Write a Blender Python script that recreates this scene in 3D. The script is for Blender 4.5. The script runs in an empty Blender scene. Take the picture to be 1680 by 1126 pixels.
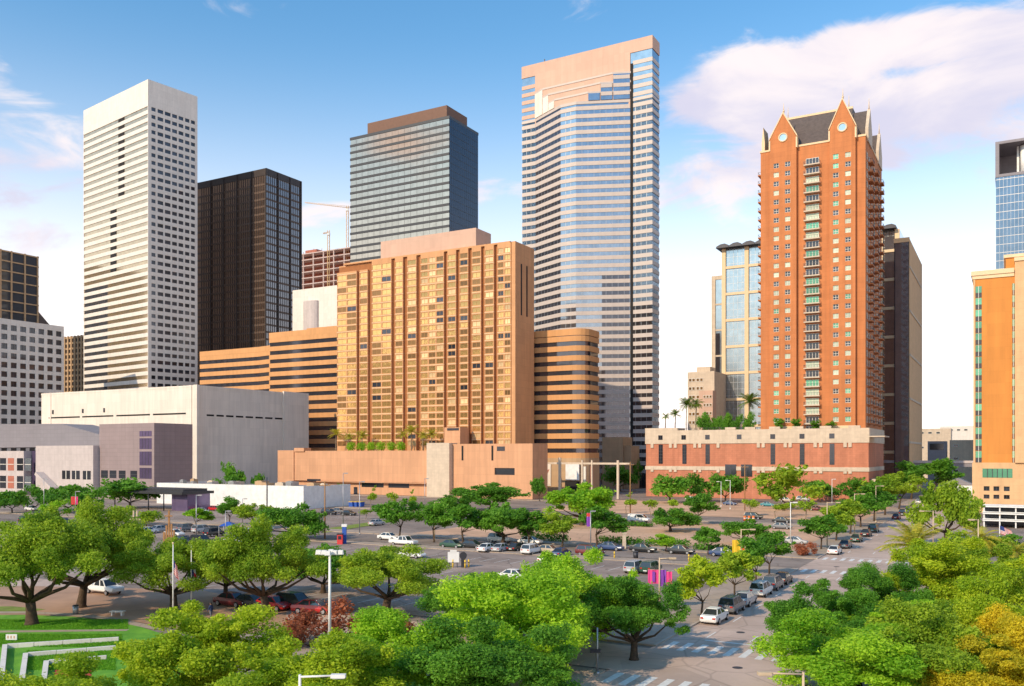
import bpy, math, random
import numpy as np
from math import sin, cos, tan, pi, radians, sqrt, atan2
random.seed(7)
S = bpy.context.scene
COL = S.collection

# ------------------------------------------------------------------ camera, sky, sun, exposure
CAMZ, FPX, CX, HY = 17.0, 1450.0, 840.0, 745.0
cd = bpy.data.cameras.new('camera')
cam = bpy.data.objects.new('camera', cd); COL.objects.link(cam)
cam.location = (0, 0, CAMZ); cam.rotation_euler = (radians(90), 0, 0)
cd.sensor_width = 36; cd.lens = 36 * FPX / 1680; cd.shift_y = (HY - 563) / 1680
cd.clip_start = 0.5; cd.clip_end = 9000
S.camera = cam

SUN_AZ = radians(225)      # clockwise from +Y (the view direction): behind the left shoulder
SUN_EL = radians(31)
sdir = (sin(SUN_AZ) * cos(SUN_EL), cos(SUN_AZ) * cos(SUN_EL), sin(SUN_EL))
from mathutils import Vector
sl = bpy.data.lights.new('sun', 'SUN'); sl.energy = 2.35; sl.angle = radians(0.5); sl.color = (1.0, 0.80, 0.56)
sun = bpy.data.objects.new('sun', sl); COL.objects.link(sun)
sun.rotation_euler = Vector(sdir).to_track_quat('Z', 'Y').to_euler(); sun.location = (-300, -200, 300)

W = bpy.data.worlds.new('World'); S.world = W; W.use_nodes = True
def world():
    nt = W.node_tree; N = nt.nodes; L = nt.links; N.clear()
    def n(t, **k):
        o = N.new(t)
        for a, b in k.items(): setattr(o, a, b)
        return o
    def math_(op, a, b=None, clamp=False):
        m = n('ShaderNodeMath', operation=op, use_clamp=clamp)
        for i, x in enumerate((a, b)):
            if x is None: continue
            if isinstance(x, (int, float)): m.inputs[i].default_value = x
            else: L.new(x, m.inputs[i])
        return m.outputs[0]
    def smooth(x, lo, hi):
        m = n('ShaderNodeMapRange', interpolation_type='SMOOTHSTEP')
        L.new(x, m.inputs[0]); m.inputs[1].default_value = lo; m.inputs[2].default_value = hi
        return m.outputs[0]
    def mix(f, a, b):
        m = n('ShaderNodeMix', data_type='RGBA')
        L.new(f, m.inputs[0])
        for i, x in ((6, a), (7, b)):
            if isinstance(x, tuple): m.inputs[i].default_value = x
            else: L.new(x, m.inputs[i])
        return m.outputs[2]
    tc = n('ShaderNodeTexCoord')
    nrm = n('ShaderNodeVectorMath', operation='NORMALIZE'); L.new(tc.outputs['Generated'], nrm.inputs[0])
    d = nrm.outputs[0]
    sep = n('ShaderNodeSeparateXYZ'); L.new(d, sep.inputs[0])
    z = sep.outputs[2]
    sky = n('ShaderNodeTexSky', sky_type='NISHITA', sun_disc=False)
    sky.sun_elevation = SUN_EL; sky.sun_rotation = SUN_AZ
    sky.air_density = 1.35; sky.dust_density = 0.6; sky.ozone_density = 2.2; sky.altitude = 10
    # thin bright haze low over the whole horizon, the same in every direction
    hz = math_('SUBTRACT', 1.0, smooth(z, -0.02, 0.48))
    hz = math_('POWER', hz, 1.35)
    tint = n('ShaderNodeVectorMath', operation='MULTIPLY'); L.new(sky.outputs[0], tint.inputs[0]); tint.inputs[1].default_value = (0.38, 0.64, 0.77)
    col = mix(math_('MULTIPLY', hz, 0.97), tint.outputs[0], (7.0, 5.9, 5.3, 1))
    # high soft cloud, projected on a plane so it stretches towards the horizon
    zz = math_('MAXIMUM', math_('ADD', z, 0.10), 0.06)
    cx = math_('DIVIDE', sep.outputs[0], zz); cy = math_('DIVIDE', sep.outputs[1], zz)
    cmb = n('ShaderNodeCombineXYZ'); L.new(cx, cmb.inputs[0]); L.new(cy, cmb.inputs[1])
    def noise(vec, sc, det, rough, dist=0.0, off=(0, 0, 0), scl=(1, 1, 1)):
        mp = n('ShaderNodeMapping'); L.new(vec, mp.inputs[0])
        mp.inputs['Location'].default_value = off; mp.inputs['Scale'].default_value = scl
        t = n('ShaderNodeTexNoise'); L.new(mp.outputs[0], t.inputs['Vector'])
        t.inputs['Scale'].default_value = sc; t.inputs['Detail'].default_value = det
        t.inputs['Roughness'].default_value = rough; t.inputs['Distortion'].default_value = dist
        return t.outputs[0]
    n1 = noise(cmb.outputs[0], 1.15, 4.0, 0.46, 0.7, (4.4, 1.7, 0), (0.8, 1.25, 1))
    n2 = noise(d, 4.2, 6.0, 0.55, 0.5, (1.3, 0.4, 2.2), (1, 1, 2.6))
    n3 = noise(d, 11.0, 6.0, 0.6, 0.8, (3.3, 1.4, 0.2), (1, 1, 2.4))
    base = math_('ADD', math_('ADD', math_('MULTIPLY', n1, 0.4), math_('MULTIPLY', n2, 0.35)), math_('MULTIPLY', n3, 0.25))
    # cloud bank: centres in the sky (direction, angular spread)
    def bank(px, py, sx, sy, amp):
        v = Vector(((px - CX) / FPX, 1, (HY - py) / FPX)).normalized()
        r = Vector((v.y, -v.x, 0)).normalized(); u = r.cross(v) * -1
        def dot(w):
            q = n('ShaderNodeVectorMath', operation='DOT_PRODUCT'); L.new(d, q.inputs[0]); q.inputs[1].default_value = w
            return q.outputs['Value']
        a = math_('DIVIDE', dot(r), sx); b = math_('DIVIDE', dot(u), sy)
        e = math_('ADD', math_('MULTIPLY', a, a), math_('MULTIPLY', b, b))
        g = math_('EXPONENT', math_('MULTIPLY', e, -1.0))
        g = math_('MULTIPLY', g, smooth(dot(v), 0.0, 0.3))
        return math_('MULTIPLY', g, amp)
    bs = [bank(1420, 68, 0.085, 0.026, 0.42), bank(1590, 85, 0.12, 0.05, 0.40), bank(1190, 150, 0.075, 0.034, 0.42),
          bank(1350, 180, 0.15, 0.045, 0.42), bank(1560, 215, 0.14, 0.040, 0.36), bank(1630, 307, 0.045, 0.009, 0.30), bank(20, 330, 0.10, 0.10, 0.24),
          bank(1440, 125, 0.09, 0.014, -0.42)]
    tot = bs[0]
    for q in bs[1:]: tot = math_('ADD', tot, q)
    dens = math_('ADD', math_('ADD', math_('MULTIPLY', base, 3.2), -1.66), tot)
    m = smooth(dens, 0.08, 0.38)
    lit = smooth(n2, 0.40, 0.66)
    ccol = mix(lit, (2.85, 2.75, 3.35, 1), (4.05, 3.65, 3.65, 1))
    col = mix(math_('MULTIPLY', m, 0.96), col, ccol)
    bg = n('ShaderNodeBackground'); L.new(col, bg.inputs[0]); bg.inputs[1].default_value = 0.15
    out = n('ShaderNodeOutputWorld'); L.new(bg.outputs[0], out.inputs[0])
world()
vs = S.view_settings
vs.view_transform = 'Standard'; vs.look = 'None'; vs.gamma = 1.0; vs.use_curve_mapping = False
vs.exposure = 0.82
S.cycles.max_bounces = 8; S.cycles.diffuse_bounces = 6; S.cycles.transparent_max_bounces = 6

# ------------------------------------------------------------------ materials
MATS = {}
def mat(name, col, rough=0.8, metal=0.0, var=0.12, vscale=0.6, bump=0.0, bscale=3.0, spec=0.4, col2=None, detail=5, stretch=(1, 1, 1), emit=None, objrand=0.0, joint=None, streak=0.0, patch=0.0):
    m = bpy.data.materials.new(name); m.use_nodes = True
    nt = m.node_tree; N = nt.nodes; L = nt.links
    p = N['Principled BSDF']
    p.inputs['Base Color'].default_value = (*col, 1); p.inputs['Roughness'].default_value = rough
    p.inputs['Metallic'].default_value = metal; p.inputs['Specular IOR Level'].default_value = spec
    tc = N.new('ShaderNodeTexCoord'); mp = N.new('ShaderNodeMapping'); L.new(tc.outputs['Object'], mp.inputs[0])
    mp.inputs['Scale'].default_value = stretch
    if var > 0:
        t = N.new('ShaderNodeTexNoise'); L.new(mp.outputs[0], t.inputs['Vector'])
        t.inputs['Scale'].default_value = vscale; t.inputs['Detail'].default_value = detail; t.inputs['Roughness'].default_value = 0.62
        r = N.new('ShaderNodeMapRange'); L.new(t.outputs[0], r.inputs[0])
        r.inputs[1].default_value = 0.3; r.inputs[2].default_value = 0.7
        mx = N.new('ShaderNodeMix'); mx.data_type = 'RGBA'
        L.new(r.outputs[0], mx.inputs[0])
        c2 = col2 if col2 else tuple(c * (1 + var) for c in col)
        c1 = col if col2 else tuple(c * (1 - var) for c in col)
        mx.inputs[6].default_value = (*c1, 1); mx.inputs[7].default_value = (*c2, 1)
        o = mx.outputs[2]
        if objrand > 0:
            oi = N.new('ShaderNodeObjectInfo'); rr = N.new('ShaderNodeMapRange'); L.new(oi.outputs['Random'], rr.inputs[0])
            rr.inputs[3].default_value = 1 - objrand; rr.inputs[4].default_value = 1 + objrand
            mm = N.new('ShaderNodeVectorMath'); mm.operation = 'SCALE'; L.new(o, mm.inputs[0]); L.new(rr.outputs[0], mm.inputs['Scale'])
            o = mm.outputs[0]
        def mul(o, f):
            q = N.new('ShaderNodeVectorMath'); q.operation = 'SCALE'; L.new(o, q.inputs[0]); L.new(f, q.inputs['Scale']); return q.outputs[0]
        def ramp(x, lo, hi, a, b):
            q = N.new('ShaderNodeMapRange'); L.new(x, q.inputs[0]); q.inputs[1].default_value = lo; q.inputs[2].default_value = hi; q.inputs[3].default_value = a; q.inputs[4].default_value = b; return q.outputs[0]
        if joint:                       # panel or course joints, laid along the wall (x + y, z)
            w, h, dk = joint
            sx = N.new('ShaderNodeSeparateXYZ'); L.new(tc.outputs['Object'], sx.inputs[0])
            aa = N.new('ShaderNodeMath'); L.new(sx.outputs[0], aa.inputs[0]); L.new(sx.outputs[1], aa.inputs[1])
            cb = N.new('ShaderNodeCombineXYZ'); L.new(aa.outputs[0], cb.inputs[0]); L.new(sx.outputs[2], cb.inputs[1])
            bt = N.new('ShaderNodeTexBrick'); L.new(cb.outputs[0], bt.inputs['Vector']); bt.offset = 0.0 if h > 1.5 else 0.5
            bt.inputs['Scale'].default_value = 1.0; bt.inputs['Brick Width'].default_value = w; bt.inputs['Row Height'].default_value = h
            bt.inputs['Mortar Size'].default_value = 0.07 if h > 1.5 else 0.05; bt.inputs['Mortar Smooth'].default_value = 0.3
            bt.inputs['Color1'].default_value = (1, 1, 1, 1); bt.inputs['Color2'].default_value = (.93, .93, .93, 1); bt.inputs['Mortar'].default_value = (1 - dk,) * 3 + (1,)
            q = N.new('ShaderNodeVectorMath'); q.operation = 'MULTIPLY'; L.new(o, q.inputs[0]); L.new(bt.outputs[0], q.inputs[1]); o = q.outputs[0]
        if streak > 0:                  # rain streaks down the wall
            mp2 = N.new('ShaderNodeMapping'); L.new(tc.outputs['Object'], mp2.inputs[0]); mp2.inputs['Scale'].default_value = (.55, .55, .035)
            t3 = N.new('ShaderNodeTexNoise'); L.new(mp2.outputs[0], t3.inputs['Vector']); t3.inputs['Scale'].default_value = 1.0; t3.inputs['Detail'].default_value = 6; t3.inputs['Roughness'].default_value = .7
            o = mul(o, ramp(t3.outputs[0], .35, .65, 1 - streak, 1 + streak * .5))
        if patch > 0:                   # repair patches, cracks and oil spots in paving
            vo = N.new('ShaderNodeTexVoronoi'); L.new(mp.outputs[0], vo.inputs['Vector']); vo.inputs['Scale'].default_value = .11
            sp = N.new('ShaderNodeSeparateColor'); L.new(vo.outputs['Color'], sp.inputs[0])
            o = mul(o, ramp(sp.outputs[0], 0, 1, 1 - patch * .5, 1 + patch * .5))
            ve = N.new('ShaderNodeTexVoronoi'); ve.feature = 'DISTANCE_TO_EDGE'; L.new(mp.outputs[0], ve.inputs['Vector']); ve.inputs['Scale'].default_value = .21
            o = mul(o, ramp(ve.outputs[0], 0.004, 0.03, 1 - patch * 1.4, 1))
            t4 = N.new('ShaderNodeTexNoise'); L.new(mp.outputs[0], t4.inputs['Vector']); t4.inputs['Scale'].default_value = .55; t4.inputs['Detail'].default_value = 4
            o = mul(o, ramp(t4.outputs[0], .62, .74, 1, 1 - patch * 1.5))
        L.new(o, p.inputs['Base Color'])
    if bump > 0:
        t2 = N.new('ShaderNodeTexNoise'); L.new(mp.outputs[0], t2.inputs['Vector'])
        t2.inputs['Scale'].default_value = bscale; t2.inputs['Detail'].default_value = 3
        b = N.new('ShaderNodeBump'); b.inputs['Strength'].default_value = bump; b.inputs['Distance'].default_value = 0.1
        L.new(t2.outputs[0], b.inputs['Height']); L.new(b.outputs[0], p.inputs['Normal'])
    if emit:
        p.inputs['Emission Color'].default_value = (*emit[0], 1); p.inputs['Emission Strength'].default_value = emit[1]
    MATS[name] = m
    return m
def glass(name, col, rough=0.06, metal=0.8, bump=0.05, bscale=0.25, var=0.15, objrand=0.0):
    return mat(name, col, rough, metal, var=var, vscale=0.25, bump=bump, bscale=bscale, spec=0.8, objrand=objrand)
def leafmat(name, c1, c2, trans=0.35):
    m = bpy.data.materials.new(name); m.use_nodes = True
    nt = m.node_tree; N = nt.nodes; L = nt.links; N.clear()
    at = N.new('ShaderNodeAttribute'); at.attribute_name = 'tint'
    oi = N.new('ShaderNodeObjectInfo')
    ad = N.new('ShaderNodeMath'); ad.operation = 'MULTIPLY_ADD'
    L.new(oi.outputs['Random'], ad.inputs[0]); ad.inputs[1].default_value = 0.3; L.new(at.outputs['Fac'], ad.inputs[2])
    sb = N.new('ShaderNodeMath'); sb.operation = 'SUBTRACT'; L.new(ad.outputs[0], sb.inputs[0]); sb.inputs[1].default_value = 0.15; sb.use_clamp = True
    mx = N.new('ShaderNodeMix'); mx.data_type = 'RGBA'; L.new(sb.outputs[0], mx.inputs[0])
    mx.inputs[6].default_value = (*c1, 1); mx.inputs[7].default_value = (*c2, 1)
    df = N.new('ShaderNodeBsdfPrincipled'); L.new(mx.outputs[2], df.inputs['Base Color']); df.inputs['Roughness'].default_value = 0.55
    df.inputs['Specular IOR Level'].default_value = 0.25
    tr = N.new('ShaderNodeBsdfTranslucent'); L.new(mx.outputs[2], tr.inputs[0])
    ms = N.new('ShaderNodeMixShader'); ms.inputs[0].default_value = trans
    L.new(df.outputs[0], ms.inputs[1]); L.new(tr.outputs[0], ms.inputs[2])
    o = N.new('ShaderNodeOutputMaterial'); L.new(ms.outputs[0], o.inputs[0])
    MATS[name] = m
    return m

# ------------------------------------------------------------------ mesh helpers
class MB:
    def __init__(s): s.v = []; s.f = []; s.m = []; s.sm = []
    def face(s, pts, m=0, sm=False):
        i = len(s.v); s.v += [tuple(p) for p in pts]; s.f.append(tuple(range(i, i + len(pts)))); s.m.append(m); s.sm.append(sm)
        return s
    def box(s, x0, x1, y0, y1, z0, z1, m=0):
        i = len(s.v)
        s.v += [(x0, y0, z0), (x1, y0, z0), (x1, y1, z0), (x0, y1, z0), (x0, y0, z1), (x1, y0, z1), (x1, y1, z1), (x0, y1, z1)]
        for q in ((3, 2, 1, 0), (4, 5, 6, 7), (0, 1, 5, 4), (1, 2, 6, 5), (2, 3, 7, 6), (3, 0, 4, 7)):
            s.f.append(tuple(i + k for k in q)); s.m.append(m); s.sm.append(False)
        return s
    def loft(s, rings, m=0, caps=True, sm=False, closed=True):
        i = len(s.v); n = len(rings[0])
        for r in rings: s.v += [tuple(p) for p in r]
        for k in range(len(rings) - 1):
            for j in range(n if closed else n - 1):
                a = i + k * n + j; b = i + k * n + (j + 1) % n
                s.f.append((a, b, b + n, a + n)); s.m.append(m); s.sm.append(sm)
        if caps:
            s.f.append(tuple(i + j for j in reversed(range(n)))); s.m.append(m); s.sm.append(False)
            s.f.append(tuple(i + (len(rings) - 1) * n + j for j in range(n))); s.m.append(m); s.sm.append(False)
        return s
    def prism(s, poly, z0, z1, m=0):
        return s.loft([[(x, y, z0) for x, y in poly], [(x, y, z1) for x, y in poly]], m)
    def prism_y(s, poly, y0, y1, m=0):     # outline in x,z
        return s.loft([[(x, y0, z) for x, z in poly], [(x, y1, z) for x, z in poly]], m)
    def prism_x(s, poly, x0, x1, m=0):     # outline in y,z
        return s.loft([[(x0, y, z) for y, z in poly], [(x1, y, z) for y, z in poly]], m)
    def tube(s, p0, p1, r0, r1=None, n=8, m=0, sm=True):
        return s.path([p0, p1], [r0, r0 if r1 is None else r1], n, m, sm)
    def path(s, pts, rad, n=8, m=0, sm=True):
        pts = [Vector(p) for p in pts]; rings = []
        for k, p in enumerate(pts):
            d = (pts[min(k + 1, len(pts) - 1)] - pts[max(k - 1, 0)]).normalized()
            a = d.orthogonal().normalized() if k == 0 else (a - d * a.dot(d)).normalized()
            b = d.cross(a)
            rings.append([p + (a * cos(2 * pi * j / n) + b * sin(2 * pi * j / n)) * rad[k] for j in range(n)])
        return s.loft(rings, m, True, sm)
    def ball(s, c, r, n=10, m=0, sz=1.0):
        rings = []
        for k in range(1, n // 2 + 1):
            t = pi * k / (n // 2 + 1)
            rings.append([(c[0] + r * sin(t) * cos(2 * pi * j / n), c[1] + r * sin(t) * sin(2 * pi * j / n), c[2] - r * sz * cos(t)) for j in range(n)])
        return s.loft(rings, m, True, True)
    def mesh(s, name, mats):
        me = bpy.data.meshes.new(name); me.from_pydata(s.v, [], s.f)
        for q in (mats if isinstance(mats, (list, tuple)) else [mats]): me.materials.append(MATS[q] if isinstance(q, str) else q)
        me.polygons.foreach_set('material_index', s.m); me.polygons.foreach_set('use_smooth', s.sm)
        me.update()
        return me
    def part(s, name, mats, parent=None, loc=(0, 0, 0), rz=0.0, label=None, kind=None):
        return obj(name, s.mesh(name, mats), parent, loc, rz, label, kind)
def obj(name, me, parent=None, loc=(0, 0, 0), rz=0.0, label=None, kind=None):
    o = bpy.data.objects.new(name, me); COL.objects.link(o)
    o.location = loc; o.rotation_euler = (0, 0, rz)
    if parent: o.parent = parent
    if label: o['label'] = label
    if kind: o['kind'] = kind
    return o
def thing(name, label, cat, loc=(0, 0, 0), rz=0.0, group=None):
    o = bpy.data.objects.new(name, None); COL.objects.link(o); o.empty_display_size = 0.5
    o.location = loc; o.rotation_euler = (0, 0, rz)
    o['label'] = label; o['category'] = cat
    if group: o['group'] = group
    return o
def tag(o, label, cat, group=None):
    o['label'] = label; o['category'] = cat
    if group: o['group'] = group
    return o
def kids(o): return KIDS.get(o.name, [])
KIDS = {}
def index_kids():
    KIDS.clear()
    for o in bpy.data.objects:
        if o.parent: KIDS.setdefault(o.parent.name, []).append(o)
def dup(root, loc, rz, label, group=None, scale=None):
    r = root.copy(); COL.objects.link(r); r.location = loc; r.rotation_euler = (0, 0, rz); r['label'] = label
    if group: r['group'] = group
    if scale: r.scale = scale
    out = []
    for ch in kids(root):
        c = ch.copy(); COL.objects.link(c); c.parent = r; out.append(c)
        for g in kids(ch):
            d = g.copy(); COL.objects.link(d); d.parent = c; out.append(d)
    return r, out
def struct(name, mb, m, parent=None):
    return mb.part(name, m, parent, kind=None if parent else 'structure')

# ------------------------------------------------------------------ the street grid
TH = radians(29.5)
GU = (cos(TH), -sin(TH)); GV = (sin(TH), cos(TH))
def G(a, b, z=0.0): return (a * GU[0] + b * GV[0], a * GU[1] + b * GV[1], z)
def ground(px, py):                       # a point on level ground seen at that spot of the photograph
    Y = FPX * CAMZ / (py - HY)
    return ((px - CX) / FPX * Y, Y, 0.0)
def atY(px, Y, z=0.0): return ((px - CX) / FPX * Y, Y, z)
def zat(py, Y): return CAMZ - (py - HY) / FPX * Y
def ab(p): return (p[0] * GU[0] + p[1] * GU[1], p[0] * GV[0] + p[1] * GV[1])
def span(C, d, px):
    t = (px - CX) / FPX
    return (t * C[1] - C[0]) / (d[0] - t * d[1])

class Bld:                                # a building standing on its front right corner
    def __init__(s, name, label, px, Y, yaw=TH, cat='building', group=None):
        s.Y = Y; s.C = atY(px, Y); s.u = (cos(yaw), -sin(yaw)); s.v = (sin(yaw), cos(yaw))
        s.root = thing(name, label, cat, s.C, -yaw, group)
    def fx(s, px, y=0.0):                 # local x of an image column on the plane local y
        C = (s.C[0] + s.v[0] * y, s.C[1] + s.v[1] * y); return span(C, s.u, px)
    def ry(s, px, x=0.0):                 # local y of an image column on the plane local x
        C = (s.C[0] + s.u[0] * x, s.C[1] + s.u[1] * x); return span(C, s.v, px)
    def z(s, py, x=0.0, y=0.0):
        return zat(py, s.C[1] + s.u[1] * x + s.v[1] * y)
    def add(s, mb, name, m, **k): return mb.part(name, m, s.root, **k)

def offset_poly(poly, d):                 # counter-clockwise outline, outwards by d
    n = len(poly); out = []
    for i in range(n):
        p0, p1, p2 = Vector(poly[i - 1]), Vector(poly[i]), Vector(poly[(i + 1) % n])
        e1 = (p1 - p0).normalized(); e2 = (p2 - p1).normalized()
        n1 = Vector((e1.y, -e1.x)); n2 = Vector((e2.y, -e2.x))
        b = (n1 + n2); b = b / max(b.dot(n1), 0.2)
        out.append((p1.x + b.x * d, p1.y + b.y * d))
    return out
def copies(mesh, name, parent, locs, rz=0.0, mats=None):
    o0 = None
    for k, l in enumerate(locs):
        if o0 is None: o0 = obj(name, mesh, parent, l, rz); o = o0
        else:
            o = o0.copy(); COL.objects.link(o); o.location = l
        if mats: setmat(o, 0, mats[k])
def setmat(o, slot, m):
    o.material_slots[slot].link = 'OBJECT'; o.material_slots[slot].material = MATS[m]
def holewall(mb, T, x0, x1, z0, z1, cols, rows, depth, m=0, mr=None):
    xs = sorted({x0, x1} | {q for c in cols for q in c}); zs = sorted({z0, z1} | {q for c in rows for q in c})
    mr = m if mr is None else mr
    inn = lambda lo, hi, L: any(a <= lo + 1e-6 and hi <= b + 1e-6 for a, b in L)
    cc = [inn(xs[i], xs[i + 1], cols) for i in range(len(xs) - 1)]; rr = [inn(zs[j], zs[j + 1], rows) for j in range(len(zs) - 1)]
    for j in range(len(zs) - 1):
        if not rr[j]: mb.face([T(x0, 0, zs[j]), T(x1, 0, zs[j]), T(x1, 0, zs[j + 1]), T(x0, 0, zs[j + 1])], m); continue
        for i in range(len(xs) - 1):
            a, b, c, d = xs[i], xs[i + 1], zs[j], zs[j + 1]
            if not cc[i]: mb.face([T(a, 0, c), T(b, 0, c), T(b, 0, d), T(a, 0, d)], m)
            else:
                mb.face([T(a, 0, c), T(b, 0, c), T(b, depth, c), T(a, depth, c)], mr)
                mb.face([T(a, 0, d), T(b, 0, d), T(b, depth, d), T(a, depth, d)], mr)
                mb.face([T(a, 0, c), T(a, 0, d), T(a, depth, d), T(a, depth, c)], mr)
                mb.face([T(b, 0, c), T(b, 0, d), T(b, depth, d), T(b, depth, c)], mr)
def window_mesh(name, w, h, nx, nz, fr=0.07, mats=('pane_dark', 'frame_white'), side=False):
    # pane set back in a frame, centred on its origin, outside is -y (or +x for side=True)
    mb = MB()
    def bx(x0, x1, y0, y1, z0, z1, m):
        if side: mb.box(-y1, -y0, x0, x1, z0, z1, m)
        else: mb.box(x0, x1, y0, y1, z0, z1, m)
    bx(-w / 2, w / 2, 0.0, 0.05, -h / 2, h / 2, 0)
    for k in range(nx + 1):
        x = -w / 2 + w * k / nx; x = min(max(x, -w / 2 + fr / 2), w / 2 - fr / 2)
        bx(x - fr / 2, x + fr / 2, -0.08, -0.002, -h / 2, h / 2, 1)
    for k in range(nz + 1):
        z = -h / 2 + h * k / nz; z = min(max(z, -h / 2 + fr / 2), h / 2 - fr / 2)
        bx(-w / 2, w / 2, -0.075, -0.004, z - fr / 2, z + fr / 2, 1)
    return mb.mesh(name, list(mats))
def banded(B, poly, z0, z1, levels, bh, out, gm, bm, gname='glass_wall', bname='spandrel_band', mull=0.0, mm=None, mw=0.12):
    B.add(MB().prism(poly, z0, z1), gname, gm)
    ring = offset_poly(poly, out)
    me = MB().prism(ring, 0, bh).mesh(bname, bm)
    copies(me, bname, B.root, [(0, 0, z) for z in levels])
    if mull:
        mb = MB()
        n = len(poly)
        for i in range(n):
            p, q = Vector(poly[i]), Vector(poly[(i + 1) % n]); e = q - p; k = max(1, round(e.length / mull))
            ed = e.normalized(); nn = Vector((ed.y, -ed.x))
            mid = (p + q) / 2
            for j in range(1, k):
                c = p + e * (j / k)
                a, b = c - ed * mw / 2 - nn * 0.02, c + ed * mw / 2 - nn * 0.02
                mb.prism([tuple(a + nn * 0.10), tuple(b + nn * 0.10), tuple(b), tuple(a)][::1], z0 + 0.01, z1 - 0.03)
        o = B.add(mb, 'mullions', mm or bm); o['kind'] = 'stuff'
# ------------------------------------------------------------------ materials of the place
mat('asphalt', (0.26, 0.205, 0.172), 0.9, var=0.25, vscale=0.09, bump=0.3, bscale=6, patch=.22)
mat('lot_asphalt', (0.30, 0.228, 0.19), 0.9, var=0.35, vscale=0.07, bump=0.3, bscale=6, patch=.25)
mat('street_concrete', (0.52, 0.385, 0.31), 0.88, var=0.16, vscale=0.12, bump=0.2, bscale=5, patch=.16)
mat('lot_concrete', (0.60, 0.37, 0.235), 0.9, var=0.2, vscale=0.08, bump=0.2, bscale=4, patch=.14)
mat('sidewalk', (0.40, 0.31, 0.24), 0.9, var=0.12, vscale=0.4, bump=0.15, patch=.12)
mat('plaza_paving', (0.42, 0.25, 0.16), 0.9, var=0.2, vscale=0.2)
mat('kerb', (0.45, 0.38, 0.32), 0.9)
mat('paint_white', (0.72, 0.70, 0.66), 0.8, var=0.2, vscale=1.5)
mat('paint_yellow', (0.75, 0.5, 0.06), 0.7)
mat('lawn', (0.08, 0.28, 0.02), 0.95, var=0.3, vscale=0.5, bump=0.8, bscale=12, col2=(0.19, 0.44, 0.03))
mat('lawn_dry', (0.20, 0.26, 0.04), 0.95, var=0.3, vscale=0.5, bump=0.8, bscale=12)
mat('soil', (0.30, 0.17, 0.09), 0.95, var=0.3)
mat('flower_bed', (0.42, 0.06, 0.03), 0.9, var=0.4, vscale=3)
mat('white_concrete', (0.74, 0.68, 0.61), 0.85, var=0.05, joint=(3.2, 3.9, .12), streak=.06)
mat('cream_concrete', (0.80, 0.71, 0.61), 0.85, var=0.06, vscale=0.05, joint=(6.5, 4.2, .10), streak=.10)
mat('cream_stone', (0.62, 0.50, 0.38), 0.85, var=0.08, joint=(2.0, 1.2, .12), streak=.10)
mat('tan_stone', (0.50, 0.33, 0.19), 0.85, var=0.08, vscale=0.1, joint=(3.0, 2.0, .12), streak=.10)
mat('hotel_stucco', (0.62, 0.32, 0.15), 0.85, var=0.08, vscale=0.08, joint=(4.4, 2.9, .14), streak=.10)
mat('podium_stucco', (0.64, 0.34, 0.19), 0.85, var=0.08, vscale=0.06, joint=(5.0, 3.0, .12), streak=.12)
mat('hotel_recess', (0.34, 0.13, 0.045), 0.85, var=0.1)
mat('band_tan', (0.60, 0.30, 0.12), 0.8, var=0.08, vscale=0.06, streak=.10)
mat('brick', (0.54, 0.195, 0.07), 0.85, var=0.09, vscale=0.09, joint=(6.0, 1.735, .14), streak=.14)
mat('brick_podium', (0.52, 0.20, 0.115), 0.9, var=0.12, vscale=0.25, joint=(1.6, .8, .16), streak=.14)
mat('coping', (0.74, 0.55, 0.34), 0.8, var=0.05)
mat('orange_stucco', (0.64, 0.25, 0.055), 0.85, var=0.06, vscale=0.06, joint=(4.5, 3.4, .10), streak=.10)
mat('orange_cream', (0.68, 0.42, 0.22), 0.85, var=0.06, joint=(3, 2.0, .10), streak=.10)
mat('slate', (0.11, 0.085, 0.075), 0.7, var=0.2, vscale=0.8)
mat('grey_cladding', (0.25, 0.23, 0.25), 0.7, var=0.06, vscale=0.1, joint=(2.4, 1.6, .18))
mat('mauve_cladding', (0.31, 0.24, 0.24), 0.8, var=0.06, vscale=0.1, joint=(2.4, 1.6, .18), streak=.06)
mat('pale_wall', (0.55, 0.48, 0.46), 0.8, var=0.06, joint=(2.4, 2.4, .12), streak=.08)
mat('pink_stone', (0.60, 0.39, 0.29), 0.75, var=0.06, vscale=0.05, joint=(3.0, 4.0, .10), streak=.05)
mat('granite', (0.53, 0.45, 0.40), 0.55, var=0.05, vscale=0.08, streak=.05)
mat('brown_metal', (0.055, 0.042, 0.038), 0.45, metal=0.4, var=0.1)
mat('brown_band', (0.12, 0.08, 0.06), 0.5, metal=0.3, var=0.1)
mat('black_band', (0.045, 0.045, 0.05), 0.4, var=0.1)
mat('penthouse_brown', (0.17, 0.09, 0.06), 0.7, var=0.08)
mat('frame_white', (0.70, 0.66, 0.58), 0.6, var=0.0)
mat('frame_dark', (0.05, 0.05, 0.055), 0.5, var=0.0)
mat('frame_gold', (0.50, 0.27, 0.10), 0.6, var=0.0)
mat('metal_dark', (0.06, 0.06, 0.07), 0.5, metal=0.6)
mat('metal_grey', (0.42, 0.42, 0.43), 0.45, metal=0.7)
mat('metal_white', (0.75, 0.74, 0.72), 0.5)
mat('post_tan', (0.55, 0.42, 0.28), 0.6)
mat('wood', (0.33, 0.17, 0.07), 0.8, var=0.25, vscale=2)
mat('roof_gravel', (0.36, 0.32, 0.29), 0.95, var=0.15)
mat('red_steel', (0.42, 0.14, 0.09), 0.7)
mat('construction_slab', (0.55, 0.42, 0.38), 0.85)
mat('crane_yellow', (0.65, 0.42, 0.20), 0.6)
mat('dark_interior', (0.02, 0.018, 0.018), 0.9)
glass('glass_white_tower', (0.62, 0.47, 0.30), 0.12, 0.75)
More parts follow.
